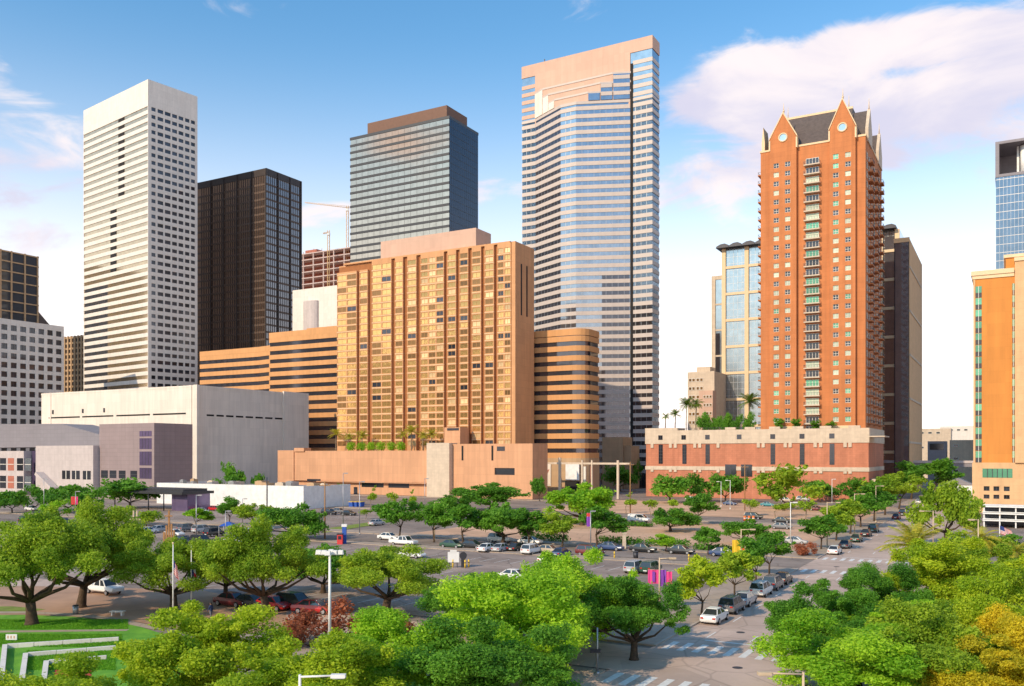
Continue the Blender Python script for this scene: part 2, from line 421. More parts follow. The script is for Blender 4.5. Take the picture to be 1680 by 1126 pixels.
glass('glass_smoke', (0.20, 0.20, 0.22), 0.06, 0.75)
glass('glass_bronze', (0.27, 0.18, 0.13), 0.08, 0.8, bump=0.12)
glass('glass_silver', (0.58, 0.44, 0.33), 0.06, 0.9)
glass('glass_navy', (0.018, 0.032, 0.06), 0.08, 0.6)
glass('glass_blue', (0.19, 0.245, 0.31), 0.06, 0.85, bump=0.1)
glass('glass_sky', (0.30, 0.34, 0.40), 0.07, 0.85)
glass('glass_office', (0.26, 0.29, 0.34), 0.06, 0.8)
glass('glass_pale', (0.38, 0.44, 0.48), 0.12, 0.8)
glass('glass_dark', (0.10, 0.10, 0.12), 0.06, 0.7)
glass('pane_dark', (0.05, 0.055, 0.07), 0.08, 0.45, objrand=0.4)
glass('pane_green', (0.12, 0.36, 0.22), 0.15, 0.35, objrand=0.4)
glass('pane_purple', (0.16, 0.12, 0.22), 0.12, 0.4, objrand=0.3)
mat('pane_curtain', (0.42, 0.50, 0.38), 0.4, var=0.12, objrand=0.3)
glass('pane_gold', (0.66, 0.40, 0.14), 0.12, 0.75, bump=0.25, bscale=0.6, objrand=0.35)
mat('pane_light', (0.72, 0.50, 0.26), 0.3, metal=0.2, var=0.15, objrand=0.3)
mat('pane_bronze', (0.24, 0.13, 0.05), 0.2, metal=0.4, var=0.1, objrand=0.3)
PI2 = pi / 2
rnd = random.Random(11)

# ================================================================== large structure: ground
g = MB(); g.face([(-3000, -400, -0.05), (3000, -400, -0.05), (3000, 7000, -0.05), (-3000, 7000, -0.05)])
struct('ground', g, 'asphalt')
def gslab(name, pts, z0, z1, m, parent=None):
    mb = MB(); mb.prism([(p[0], p[1]) for p in pts][::1], z0, z1); return struct(name, mb, m, parent)
def gsheet(name, pts, z, m, parent=None):
    mb = MB(); mb.face([(p[0], p[1], z) for p in pts]); return struct(name, mb, m, parent)
def rect(a0, a1, b0, b1): return [G(a0, b0), G(a1, b0), G(a1, b1), G(a0, b1)]
RA0, RA1 = -27.6, -13.6
street = gsheet('street', rect(RA0, RA1, 18, 900), 0.0, 'street_concrete')
cross1 = gsheet('side_street', rect(-190, RA0 - 0.01, 64.5, 73.2), 0.0, 'street_concrete')
cross2 = gsheet('side_street', rect(-330, RA0 - 0.01, 135.8, 147.6), 0.0, 'asphalt')
cross3 = gsheet('side_street', rect(-420, RA0 - 0.01, 222, 233), 0.0, 'asphalt')
cross4 = gsheet('side_street', rect(-420, RA0 - 0.01, 308, 322), 0.0, 'asphalt')
# pavements with kerbs beside the street
for b0, b1 in ((74.2, 134.6), (148.8, 220.8), (234.2, 306.8), (323.2, 420)):
    sw = gslab('pavement', rect(-33.2, RA0, b0, b1), -0.05, 0.13, 'sidewalk')
    k = MB()
    for q in (RA0 + 0.002, ): k.prism([(p[0], p[1]) for p in rect(q, q + 0.22, b0, b1)], -0.04, 0.145)
    struct('kerb', k, 'kerb', sw)
gslab('pavement', rect(-62, RA0, 55, 63.6), -0.05, 0.13, 'sidewalk')
gslab('pavement', rect(RA1, -7.5, 40, 420), -0.05, 0.13, 'sidewalk')
gslab('pavement', rect(-300, -33.25, 149.0, 153.4), -0.05, 0.12, 'sidewalk')
gslab('pavement', rect(-130, -33.25, 130.8, 134.4), -0.05, 0.12, 'sidewalk')
gslab('pavement', rect(-330, -33.25, 216, 220.6), -0.05, 0.12, 'sidewalk')
gslab('pavement', rect(-330, -128, 284, 287.5), -0.05, 0.12, 'sidewalk')
lotA = gsheet('parking_lot', rect(-200, -33.3, 76.0, 130.7), 0.0, 'lot_asphalt')
lotB = gsheet('dirt_lot', rect(-112, -33.3, 154.5, 213), 0.0, 'lot_concrete')
lotC = gsheet('dirt_lot', rect(-128, -33.3, 236, 304), 0.0, 'lot_concrete')
lotD = gsheet('parking_lot', rect(-420, -135, 154.5, 213), 0.0, 'lot_asphalt')
# crosswalks and lane marks
for b0, b1 in ((73.6, 77.0), (60.6, 63.9), (131.5, 135.0), (148.4, 151.8)):
    m = MB(); m.prism([(-0.30, 0), (0.30, 0), (0.30, b1 - b0), (-0.30, b1 - b0)], 0.004, 0.008)
    me = m.mesh('crosswalk_stripe', 'paint_white')
    copies(me, 'crosswalk_stripe', street, [G(a, b0, 0) for a in np.arange(RA0 + 1.2, RA1 - 0.5, 1.35)], -TH)
m = MB(); m.box(-0.07, 0.07, 0, 3.0, 0.004, 0.008); me = m.mesh('lane_dash', 'paint_white')
copies(me, 'lane_dash', street, [G(a, b, 0) for a in (-24.6, -20.6, -17.0) for b in np.arange(80, 330, 9.0) if not (126 < b < 154)], -TH)
m = MB(); m.box(RA0 - RA0 + 3.2, 13.5, -0.16, 0.16, 0.004, 0.008); me = m.mesh('stop_line', 'paint_white')
copies(me, 'stop_line', street, [G(RA0, 78.9, 0), G(RA0, 153.4, 0)], -TH)
m = MB(); m.box(-0.05, 0.05, 0, 5.0, 0.004, 0.007); me = m.mesh('bay_line', 'paint_white')
copies(me, 'bay_line', lotA, [G(a, b, 0) for b in (79, 97, 102.1, 119) for a in np.arange(-120, -38, 2.75)], -TH)
copies(me, 'bay_line', lotD, [G(a, b, 0) for b in (160, 178, 183.1, 201) for a in np.arange(-300, -140, 2.75)][:280], -TH)
m = MB()
for k in range(4):
    m.box(-0.1 + k * 0.0, 0.1, 0, 20, 0.004, 0.008)
# paved plaza, lawns, terraced seats lower left
plz = [ground(*p) for p in ((-260, 1004), (-220, 962), (60, 962), (330, 968), (470, 1000), (470, 1050), (330, 1040), (200, 1016), (60, 1012))]
gsheet('plaza', plz, 0.006, 'plaza_paving')
lawn = [ground(*p) for p in ((-300, 1012), (40, 1009), (120, 1012), (215, 1024), (330, 1060), (380, 1125), (200, 1240), (-200, 1300), (-400, 1100))]
gsheet('lawn', lawn, 0.012, 'lawn')
strip = [ground(*p) for p in ((-200, 998), (20, 995), (75, 1000), (40, 1006), (-200, 1008))]
gsheet('dry_grass', strip, 0.010, 'lawn_dry')
def ribbon(name, pix, w, z, m):
    pts = [Vector(ground(*p)[:2]) for p in pix]; L, R = [], []
    for i, p in enumerate(pts):
        d = (pts[min(i + 1, len(pts) - 1)] - pts[max(i - 1, 0)]).normalized(); n = Vector((-d.y, d.x)) * w / 2
        L.append(p + n); R.append(p - n)
    mb = MB()
    for i in range(len(pts) - 1): mb.face([(*R[i], z), (*R[i + 1], z), (*L[i + 1], z), (*L[i], z)])
    return struct(name, mb, m)
ribbon('path', ((-200, 1006), (40, 1005), (110, 1008), (180, 1015), (260, 1032)), 1.1, 0.018, 'sidewalk')
ribbon('path', ((-200, 1039), (60, 1036), (210, 1034)), 0.9, 0.018, 'sidewalk')
ribbon('path', ((380, 1045), (440, 1040), (478, 1060), (488, 1090), (470, 1126)), 1.8, 0.018, 'sidewalk')
gsheet('flower_bed', [ground(*p) for p in ((490, 1060), (560, 1056), (580, 1075), (500, 1078))], 0.02, 'flower_bed')
gsheet('lawn', [ground(*p) for p in ((472, 1042), (600, 1038), (720, 1060), (720, 1126), (490, 1126))], 0.014, 'lawn')
gsheet('grass_verge', [ground(*p) for p in ((530, 868), (640, 852), (640, 857), (530, 875))], 0.012, 'lawn_dry')

m = MB(); m.tube((0, 0, .003), (0, 0, .012), .42, n=16); me = m.mesh('manhole_cover', 'metal_dark')
copies(me, 'manhole_cover', street, [G(a, b, 0) for a, b in ((-19, 70), (-22.5, 84), (-18.4, 103), (-23, 140), (-20, 166))])
# ================================================================== large structure: buildings
# ---- hotel tower with its podium
H = Bld('hotel_tower', 'wide tan hotel slab with golden windows in brown-edged bays, in the middle', 845, 348.0)
xl = H.fx(553); htop = H.z(397); ybk = 15.0
zlow = zat(736, 360)
wm = MB(); wm.box(xl, 0, 1.45, ybk, 0, htop); H.add(wm, 'wall', 'hotel_stucco')
x1 = H.fx(622); x2 = H.fx(788)
bays = [(553, 585, 2), (590, 603, 1), (610, 642, 2), (648, 661, 1), (668, 683, 1), (690, 728, 3), (734, 748, 1), (754, 768, 1), (774, 789, 1), (795, 810, 1), (816, 838, 2)]
NFL = 28; zb = 20.0; fh = (htop - 1.5 - zb) / NFL
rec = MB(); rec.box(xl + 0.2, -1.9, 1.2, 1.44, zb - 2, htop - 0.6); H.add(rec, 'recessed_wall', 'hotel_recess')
cnt = 0; stuffw = MB()
for p0, p1, n in bays[::-1]:
    a, b = H.fx(p0), H.fx(p1)
    top = htop - (3.2 if p1 <= 610 else 0.0)
    w = (b - a) / n
    cols = [(a + w * k + 0.30, a + w * (k + 1) - 0.30) for k in range(n)]
    rows = [(zb + fh * j + 0.55, zb + fh * j + 2.5) for j in range(NFL) if zb + fh * j + 3 < top]
    mb = MB(); holewall(mb, lambda x, d, z: (x, d, z), a, b, zb - 2, top, cols, rows, 0.22)
    for x in (a, b): mb.face([(x, 0, zb - 2), (x, 1.18, zb - 2), (x, 1.18, top), (x, 0, top)])
    mb.face([(a, 0, top), (b, 0, top), (b, 1.18, top), (a, 1.18, top)]); mb.face([(a, 0.6, zb - 2), (b, 0.6, zb - 2), (b, 0.6, top - .02), (a, 0.6, top - 0.02)])
    bay = H.add(mb, 'projecting_bay', 'hotel_stucco')
    led = MB()
    for j in range(1, NFL):
        if zb + fh * j < top - 1: led.box(a - 0.06, b + 0.06, -0.10, 0.6, zb + fh * j, zb + fh * j + 0.22)
    led.part('floor_ledges', 'coping', bay, kind='stuff')
    me = window_mesh('window', w - 0.6, 1.95, 2 if w > 3 else 1, 1, 0.09, ('pane_gold', 'frame_gold'))
    o0 = None
    for k, (c0, c1) in enumerate(cols):
        for (r0, r1) in rows:
            q = rnd.random()
            if cnt < 300:
                o = obj('window', me, bay, ((c0 + c1) / 2, 0.18, (r0 + r1) / 2)) if o0 is None else o0.copy()
                if o0 is None: o0 = o
                else: COL.objects.link(o); o.location = ((c0 + c1) / 2, 0.18, (r0 + r1) / 2)
                if q < 0.08: setmat(o, 0, 'pane_dark')
                elif q < 0.30: setmat(o, 0, 'pane_bronze')
                elif q < 0.48: setmat(o, 0, 'pane_light')
                else: setmat(o, 0, 'pane_gold')
                cnt += 1
            else:
                stuffw.box(c0, c1, 0.16, 0.21, r0, r1, 0 if q > 0.22 else (1 if q > 0.07 else 2))
                stuffw.box((c0 + c1) / 2 - 0.05, (c0 + c1) / 2 + 0.05, 0.12, 0.159, r0, r1, 3)
H.add(stuffw, 'smaller_windows', ['pane_gold', 'pane_bronze', 'pane_dark', 'frame_gold'], kind='stuff')
m = MB(); m.box(H.fx(840), 0.35, -0.4, ybk + 0.3, 0, htop + 0.2)
for y in (4.6, 9.2):
    pass
H.add(m, 'end_wall', 'hotel_stucco')
for y in (4.0, 8.6):
    m = MB(); m.box(0.36, 0.42, y, y + 1.0, H.z(515), H.z(430)); H.add(m, 'window_slot', 'dark_interior')
m = MB(); m.box(H.fx(627, 6), H.fx(783, 6), 5, 17, htop - 0.5, H.z(383, -40, 5)); H.add(m, 'penthouse', 'pink_stone')
m = MB(); m.box(H.fx(563), H.fx(836), 0.2, ybk, htop, htop + 0.7); H.add(m, 'parapet', 'hotel_stucco')

P = Bld('hotel_podium', 'low blank tan podium wall below the golden hotel slab, palms on its terrace', 872, 331.0)
pl = P.fx(458); z1 = zat(740, 392)
m = MB(); m.box(pl, P.fx(712), 0, 9.0, 5.4, z1); m.box(pl, P.fx(712), 1.4, 9.0, 0, 5.41); m.box(pl + 0.3, P.fx(712), 9.0, 9.5, 5.4, z1 + 0.01)
P.add(m, 'wall', 'podium_stucco')
m = MB(); m.box(P.fx(484), P.fx(500), -0.6, 4, z1 - 0.3, z1 + 1.3); m.box(pl - 0.4, P.fx(483), -0.5, 8, 0, z1 + 0.25); P.add(m, 'corner_block', 'podium_stucco')
m = MB(); m.box(P.fx(706), P.fx(743), -2.6, 7.0, 0, P.z(727, -40)); P.add(m, 'stair_tower', 'cream_stone')
m = MB(); m.box(P.fx(722), P.fx(748), 3.0, 9.4, z1 - 1, P.z(701, -36)); P.add(m, 'lift_house', 'podium_stucco')
m = MB(); m.box(P.fx(727), P.fx(746), 2.8, 3.01, P.z(701, -36) - 1.2, P.z(701, -36) - .3); P.add(m, 'louvre', 'metal_dark')
m = MB()
cols = [(P.fx(816), P.fx(830))]; 
holewall(m, lambda x, d, z: (x, d - 0.3, z), P.fx(743.2), 0.6, 0, P.z(728, -5), [(P.fx(812), P.fx(845))], [(P.z(780), P.z(768.5))], 0.5)
m.face([(0.6, -0.3, 0), (0.6, 12, 0), (0.6, 12, P.z(728, -5)), (0.6, -0.3, P.z(728, -5))]); m.face([(P.fx(743.2), -0.3, P.z(728, -5)), (0.6, -0.3, P.z(728, -5)), (0.6, 1.4, P.z(728, -5)), (P.fx(743.2), 1.4, P.z(728, -5))])
P.add(m, 'front_wall', 'podium_stucco')
m = MB(); m.box(P.fx(811), P.fx(846), 0.2, 0.3, P.z(781), P.z(768)); P.add(m, 'window', 'pane_dark')
m = MB(); m.box(P.fx(816), P.fx(829), -0.36, -0.28, P.z(740), P.z(732.5)); P.add(m, 'window', 'pane_dark')
for px in (758, 807):
    m = MB(); m.box(P.fx(px), P.fx(px + 3), -0.36, -0.28, P.z(756), P.z(731)); P.add(m, 'wall_slot', 'dark_interior')
for q0, q1 in ((590, 626), (634, 668)):
    m = MB(); m.box(P.fx(q0), P.fx(q1), 1.33, 1.42, zat(801, 360), zat(793, 360)); P.add(m, 'window', 'pane_dark')
m = MB(); m.box(P.fx(504), P.fx(526), -0.10, 0.05, zat(790, 385), zat(786, 385)); P.add(m, 'window', 'pane_dark')
m = MB(); m.box(P.fx(520), P.fx(700), -0.5, 1.5, 5.0, 5.3); P.add(m, 'canopy', 'podium_stucco')
for q in (508, 540, 556, 577):
    m = MB(); m.box(P.fx(q), P.fx(q + 6), 1.32, 1.43, 0, 3.0); P.add(m, 'door', 'pane_dark')
PTOP = z1; PB = P

# ---- banded tan office left of the hotel, two blocks of one building
BL = Bld('banded_office', 'tan and black banded office between the dark brown tower and the hotel slab', 575, 470.0)
xl = BL.fx(443); zt = BL.z(541, -30)
levels = [zt - 5.6 - 4.75 * k for k in range(0, 17)]
banded(BL, [(xl, 0), (0, 0), (0, 30), (xl, 30)], 0, zt - 0.6, [z for z in levels if z > 0], 2.55, 0.35, 'glass_dark', 'band_tan')
m = MB(); m.prism(offset_poly([(xl, 0), (0, 0), (0, 30), (xl, 30)], 0.4), zt - 3.1, zt); BL.add(m, 'parapet', 'band_tan')
xl2 = BL.fx(329, 6); zt2 = BL.z(569, -80)
pl2 = [(xl2, 6), (BL.fx(425, 6), 6), (xl - 0.6, 3), (xl - 0.6, 36), (xl2, 36)]
B2 = BL
me = None
BL.add(MB().prism(pl2, 0, zt2 - 0.6), 'glass_wall', 'glass_dark')
me = MB().prism(offset_poly(pl2, 0.3), 0, 2.55).mesh('spandrel_band', 'band_tan')
copies(me, 'spandrel_band', BL.root, [(0, 0, z) for z in [zt2 - 5.6 - 4.75 * k for k in range(14)] if z > 0])
m = MB(); m.prism(offset_poly(pl2, 0.35), zt2 - 3.0, zt2); BL.add(m, 'parapet', 'band_tan')
m = MB(); m.box(xl + 20, xl + 46, 8, 26, zt, zt + 2.2); BL.add(m, 'plant_room', 'band_tan')

# ---- banded office right of the hotel, with a rounded corner
BR = Bld('banded_office', 'tan and black banded office with a rounded corner, right of the hotel slab', 950, 354.0)
xl = BR.fx(850); zt = BR.z(541, -8)
poly = [(xl, 0)] + [(-3.0 + 5.5 * sin(t), 5.5 - 5.5 * cos(t)) for t in np.linspace(0, PI2, 6)] + [(2.5, 13), (xl, 13)]
levels = [zt - 5.0 - 3.92 * k for k in range(13)]
banded(BR, poly, 8, zt - 0.6, [z for z in levels if z > 10], 2.15, 0.35, 'glass_dark', 'band_tan')
BR.add(MB().prism(offset_poly(poly, 0.4), zt - 2.6, zt), 'parapet', 'band_tan')
zbse = levels[-1] + 0.4
BR.add(MB().prism(offset_poly(poly, 0.42), 0, levels[-1]), 'base', 'tan_stone')
m = MB(); m.box(xl + 6, BR.fx(905), -0.75, -0.45, 4, 13); BR.add(m, 'poster_panel', 'white_concrete')
m = MB(); m.box(BR.fx(888), BR.fx(905), -0.85, -0.76, 4.6, 12.4); 
pn = BR.add(m, 'poster_panel', 'cream_concrete')
m = MB(); m.prism_y([(BR.fx(893), 7), (BR.fx(900), 6.2), (BR.fx(899), 8.6), (BR.fx(903), 10.8), (BR.fx(897), 10.2), (BR.fx(892), 11)], -0.95, -0.86); m.part('poster_print', 'red_steel', pn)
for q0, q1, zz0, zz1, mm in ((928, 950, 6.5, 13.5, 'metal_white'), (927, 950, 1.0, 6.0, 'dark_interior'), (957, 961, 3, 12, 'frame_white'), (969, 973, 5, 12, 'red_steel')):
    m = MB(); m.box(BR.fx(q0, -1), BR.fx(q1, -1), -1.1, -0.6, zz0, zz1); BR.add(m, 'hanging_banner' if q1 - q0 < 10 else 'entrance_screen', mm)
# entrance pergola posts before it
pg = thing('entrance_pergola', 'pale post and beam pergola before the rounded banded office', 'pergola', atY(930, 343), -TH)
for px, w in ((884, .5), (918, .9), (956, .6), (972, .5), (1014, .8)):
    x = (px - 930) / FPX * 343 / 0.93
    m = MB(); m.box(x - w / 2, x + w / 2, -0.4, 0.4, 0, 15.6 if px == 918 else 14.6); m.part('post', 'cream_stone', pg)
m = MB(); m.box(-13, 26, -0.2, 0.2, 13.0, 13.7); m.part('beam', 'cream_stone', pg)

# ---- stepped granite tower
T = Bld('granite_tower', 'tallest tower, pale granite and glass with a stepped prow below its blank crown', 1070, 440.0)
xl = T.fx(857); zt = T.z(58); Dp = T.ry(1081)
x3 = T.fx(1034); x0 = T.fx(878.5); pr = 10.5; x2 = T.fx(945, -pr); xA = T.fx(920, -pr)
def prow(f):       # part of the prow lying nearer the wall than depth fraction f
    return [(x0, 0), (x0 + (xA - x0) * f, -pr * f), (x3 + (x2 - x3) * f, -pr * f), (x3, 0)]
poly = [(xl, 0)] + prow(1.0) + [(0, 0), (0, Dp), (xl, Dp)]
zp = 196.0; fh = 4.0
core = MB(); core.prism(poly, 0, zp - 1.0); core.prism([(xl, 0), (0, 0), (0, Dp), (xl, Dp)], 0.3, zt - 1.0)
T.add(core, 'glass_wall', 'glass_sky')
me = MB().prism(offset_poly(poly, 0.22), 0, 2.0).mesh('spandrel_band', 'granite')
copies(me, 'spandrel_band', T.root, [(0, 0, zp - 4.6 - fh * k) for k in range(0, 47)])
T.add(MB().prism(offset_poly(poly, 0.26), zp - 1.5, zp), 'prow_cap', 'granite')
prev = zp
for k, f in enumerate((0.78, 0.55, 0.32)):
    z = zp + 4.6 * (k + 1)
    T.add(MB().prism([(p[0], p[1]) for p in offset_poly(prow(f) + [(x3, 2), (x0, 2)], 0.2)], prev - 0.1, z), 'prow_step', 'pink_stone')
    m = MB(); q = prow(f); 
    m.prism(offset_poly(prow(f) + [(x3, 2), (x0, 2)], 0.45), z - 0.9, z + .05); T.add(m, 'prow_step_ledge', 'granite')
    prev = z
zc = T.z(97)
fs = (1.0, 0.78, 0.55, 0.32, 0.0)
for k in range(1, 4):
    for side, (xo, xi), pm, bm_ in (('right', (x2, x3), 'glass_sky', 'granite'), ('left', (xA, x0), 'cream_concrete', None)):
        a = Vector((xi + (xo - xi) * fs[k], -pr * fs[k])); b = Vector((xi + (xo - xi) * fs[k + 1], -pr * fs[k + 1]))
        if side == 'left': a, b = b, a
        e = (b - a).normalized(); nn = Vector((e.y, -e.x)); a = a + e * .25; b = b - e * .25
        zk = zp + 4.6 * k
        def slab(d0, d1, z0, z1): return MB().prism([tuple(a + nn * d1), tuple(b + nn * d1), tuple(b + nn * d0), tuple(a + nn * d0)], z0, z1)
        T.add(slab(-.05, .62, zp + .1, zk - .95), 'stepped_facet', pm)
        if bm_:
            for j in range(4):
                z = zp + 2.2 + 4.0 * j
                if z + 1.9 < zk - 1: T.add(slab(.3, .8, z, z + 1.9), 'stepped_band', bm_)
m = MB(); m.prism(offset_poly([(xl, 0), (0, 0), (0, Dp), (xl, Dp)], 0.3), T.z(130, xl), zt)
T.add(m, 'crown', 'pink_stone')
m = MB(); m.box(x0 - 0.1, x3 + 0.1, -0.34, 1, zp - 4, T.z(130, xl) + 0.02); T.add(m, 'plain_panel', 'pink_stone')
side = [(x3 + 1.6, -0.001), (0, -0.001), (0, Dp), (x3 + 1.6, Dp)]
me2 = MB().prism(offset_poly([(x3 + 1.6, 0), (0, 0), (0, Dp), (x3 + 1.6, Dp)], 0.2), 0, 2.0).mesh('upper_band', 'granite')
copies(me2, 'upper_band', T.root, [(0, 0, zp + 0.8 + fh * k) for k in range(5) if zp + 0.8 + fh * k + 2 < T.z(130, xl)])
me2 = MB().prism(offset_poly([(xl, 0), (x0, 0), (x0, 6), (xl, 6)], 0.2), 0, 2.0).mesh('upper_band', 'pink_stone')
copies(me2, 'upper_band', T.root, [(0, 0, zp + 0.8 + fh * k) for k in range(5) if zp + 0.8 + fh * k + 2 < T.z(130, xl)])
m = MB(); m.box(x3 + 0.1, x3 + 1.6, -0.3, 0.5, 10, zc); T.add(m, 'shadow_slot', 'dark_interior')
m = MB()
for i in range(5):     # facets: mullions in the glass bands
    p, q = Vector(poly[i]), Vector(poly[i + 1]); e = q - p; n = max(2, round(e.length / 3.0)); ed = e.normalized(); nn = Vector((ed.y, -ed.x))
    for j in range(1, n):
        c = p + e * j / n; a, b = c - ed * 0.06, c + ed * 0.06
        m.prism([tuple(a + nn * 0.09), tuple(b + nn * 0.09), tuple(b - nn * .03), tuple(a - nn * .03)], 0, zp - 3)
T.add(m, 'mullions', 'metal_grey', kind='stuff')
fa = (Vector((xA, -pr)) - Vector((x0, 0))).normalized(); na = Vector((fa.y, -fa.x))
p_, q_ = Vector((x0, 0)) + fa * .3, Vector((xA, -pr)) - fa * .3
T.add(MB().prism([tuple(p_ + na * .06), tuple(q_ + na * .06), tuple(q_ - na * .02), tuple(p_ - na * .02)], 0, zp - 1.6), 'facet_reflection', 'glass_dark')  # dark tint paints the reflection of a dark tower on this facet
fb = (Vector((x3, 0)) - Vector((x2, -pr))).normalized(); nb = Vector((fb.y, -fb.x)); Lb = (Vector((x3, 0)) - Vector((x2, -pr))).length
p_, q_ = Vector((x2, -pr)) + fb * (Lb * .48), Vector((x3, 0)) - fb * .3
T.add(MB().prism([tuple(p_ + nb * .06), tuple(q_ + nb * .06), tuple(q_ - nb * .02), tuple(p_ - nb * .02)], 0, zat(442, 440)), 'facet_reflection', 'glass_dark')  # lower part painted dark, as if mirroring other buildings
m = MB(); m.box(x3 + 1.7, -.4, -.06, .02, 0, zat(548, 440)); T.add(m, 'facet_reflection', 'glass_dark')  # same painted dark reflection low on the front strip
m = MB(); m.box(x0, x0 + 0.4, 10, 10.4, zt, zt + 6.5); m.box(x0 - 0.7, x0 + 1.1, 10.1, 10.3, zt + 3, zt + 3.2); m.box(x0 - 0.4, x0 + 0.8, 10.1, 10.3, zt + 4.6, zt + 4.8)
T.add(m, 'roof_antenna', 'metal_dark')
m = MB(); m.box(T.fx(988, -20), T.fx(1022, -20), -20, -8, 0, T.z(718)); m.box(T.fx(1022.2, -20), T.fx(1034, -20), -19, -8, 0, T.z(732)); T.add(m, 'annex', 'tan_stone')

# ---- silver glass tower with a brown penthouse
D = Bld('silver_glass_tower', 'dark silver banded glass tower with a brown penthouse, behind the hotel slab', 737, 520.0)
xl = D.fx(575); yb = D.ry(784); zt = D.z(190)
poly = [(xl, 0), (0, 0), (0, yb), (xl, yb)]
m = MB(); m.box(xl, 0, 0, yb, 0, zt); D.add(m, 'glass_wall', 'glass_silver')
m = MB(); m.box(0.02, 0.25, 0.15, yb - 0.1, 0, zt - 1.5); D.add(m, 'side_glass', 'glass_navy')  # navy tint paints in the darker sky this face mirrors
me = MB().box(xl - 0.2, 0.10, -0.25, 0.5, 0, 1.4).mesh('dark_band', 'black_band')
copies(me, 'dark_band', D.root, [(0, 0, zt - 6.0 - 4.25 * k) for k in range(36)])
m = MB(); m.prism(offset_poly(poly, 0.3), zt - 1.6, zt); D.add(m, 'parapet', 'black_band')
m = MB()
for k in range(1, 16): m.box(xl * k / 16 - 0.05, xl * k / 16 + 0.05, -0.06, 0.1, 0, zt - 2)
D.add(m, 'mullions', 'frame_dark', kind='stuff')
m = MB()
for k in range(1, 40): m.box(0.2, 0.33, 0.2, yb - 0.2, zt - 4.25 * k - 2.1, zt - 4.25 * k - 1.9)
for k in range(1, 14): m.box(0.2, 0.30, yb * k / 14 - 0.05, yb * k / 14 + 0.05, 0, zt - 2)
D.add(m, 'side_mullions', 'frame_dark', kind='stuff')
m = MB(); m.box(D.fx(603, 3), D.fx(733, 3), 3, D.ry(768, -3), zt - 1, zt + 8.0); D.add(m, 'penthouse', 'penthouse_brown')

# ---- dark brown tower
K = Bld('dark_brown_tower', 'dark brown tower with full height fins, right of the white tower', 437, 585.0)
xl = K.fx(327 - 6); yb = K.ry(494); zt = K.z(276)
m = MB(); m.box(xl, 0, 0, yb, 0, zt - 0.5); K.add(m, 'glass_wall', 'glass_bronze')
m = MB(); m.box(-.3, .06, .1, yb - .1, 0, zt - 5); K.add(m, 'side_glass', 'glass_smoke')
me = MB().box(xl - 0.1, 0.15, -0.15, yb + 0.1, 0, 1.3).mesh('floor_band', 'brown_band')
copies(me, 'floor_band', K.root, [(0, 0, zt - 11 - 4.9 * k) for k in range(36)])
m = MB(); m.box(xl - 0.2, 0.3, -0.3, yb + 0.2, zt - 4.5, zt); K.add(m, 'parapet', 'brown_metal')
me = MB().box(-0.45, 0.45, -0.75, 0.1, 0, zt - 0.2).mesh('fin', 'brown_metal')
copies(me, 'fin', K.root, [(K.fx(px), 0, 0) for px in (346, 367, 389, 412)] + [(-0.4, 0, 0)])
me = MB().box(-0.1, 0.75, -0.45, 0.45, 0, zt - 0.2).mesh('side_fin', 'brown_metal')
copies(me, 'side_fin', K.root, [(0, K.ry(px), 0) for px in (456, 476)] + [(0, yb - 0.4, 0)])
me = MB().box(-0.12, 0.12, -0.3, 0.1, 0, zt - 1).mesh('mullion', 'brown_metal')
copies(me, 'mullion', K.root, [(K.fx(px), 0, 0) for px in np.arange(331, 436, 3.6)])
me = MB().box(-0.1, 0.3, -0.12, 0.12, 0, zt - 1).mesh('side_mullion', 'brown_metal')
copies(me, 'side_mullion', K.root, [(0, K.ry(px), 0) for px in np.arange(440, 492, 3.4)])

# ---- white tower
Wt = Bld('white_tower', 'tall white tower with ribbon windows on its sunlit face, square windows beside them', 243, 540.0, radians(38))
xl = Wt.fx(137); yb = Wt.ry(324); zt = Wt.z(130)
fh = 4.70; n = 38
zw = Wt.z(172)
m = MB(); m.box(xl + 0.3, -0.6, 0.35, yb - 0.3, 0, zt - 14)
Wt.add(m, 'glass_wall', 'glass_white_tower')
rows = [(zw - fh * (k + 1) + 1.75, zw - fh * (k + 1) + 4.05) for k in range(n)]
cols = []; ys = [Wt.ry(px) for px in (248.5, 255.3, 258.6, 268, 270.5, 280, 282.4, 290.6, 293, 301, 303.6, 311, 313.4, 320)]
cols = [(ys[2 * i], ys[2 * i + 1]) for i in range(7)]
m = MB(); holewall(m, lambda x, d, z: (-d, x, z), 0, yb, 0, zt, cols, rows, 0.45)
m.face([(xl, yb, 0), (0, yb, 0), (0, yb, zt), (xl, yb, zt)]); m.face([(xl, 0, 0), (xl, yb, 0), (xl, yb, zt), (xl, 0, zt)])
m.face([(xl, 0, zt), (0, 0, zt), (0, yb, zt), (xl, yb, zt)]); 
Wt.add(m, 'wall', 'white_concrete')
for c0, c1 in cols:
    me = window_mesh('window', c1 - c0, 2.3, 1, 1, 0.12, ('pane_dark', 'frame_dark'), side=True)
    copies(me, 'window', Wt.root, [(-0.4, (c0 + c1) / 2, (r0 + r1) / 2) for r0, r1 in rows])
m = MB(); m.box(xl, 0, 0, 0.34, rows[0][1], zt - 0.002); Wt.add(m, 'top_wall', 'white_concrete')
sx = [(Wt.fx(194), Wt.fx(203)), (Wt.fx(181), Wt.fx(191)), (Wt.fx(175), Wt.fx(178))]
for k in range(n):
    r1 = rows[k][0]; r0 = rows[k + 1][1] if k + 1 < n else 0
    m = MB(); m.box(xl, -0.001, 0, 0.55, r0 + 0.0, r1)
    Wt.add(m, 'spandrel_band', 'white_concrete')
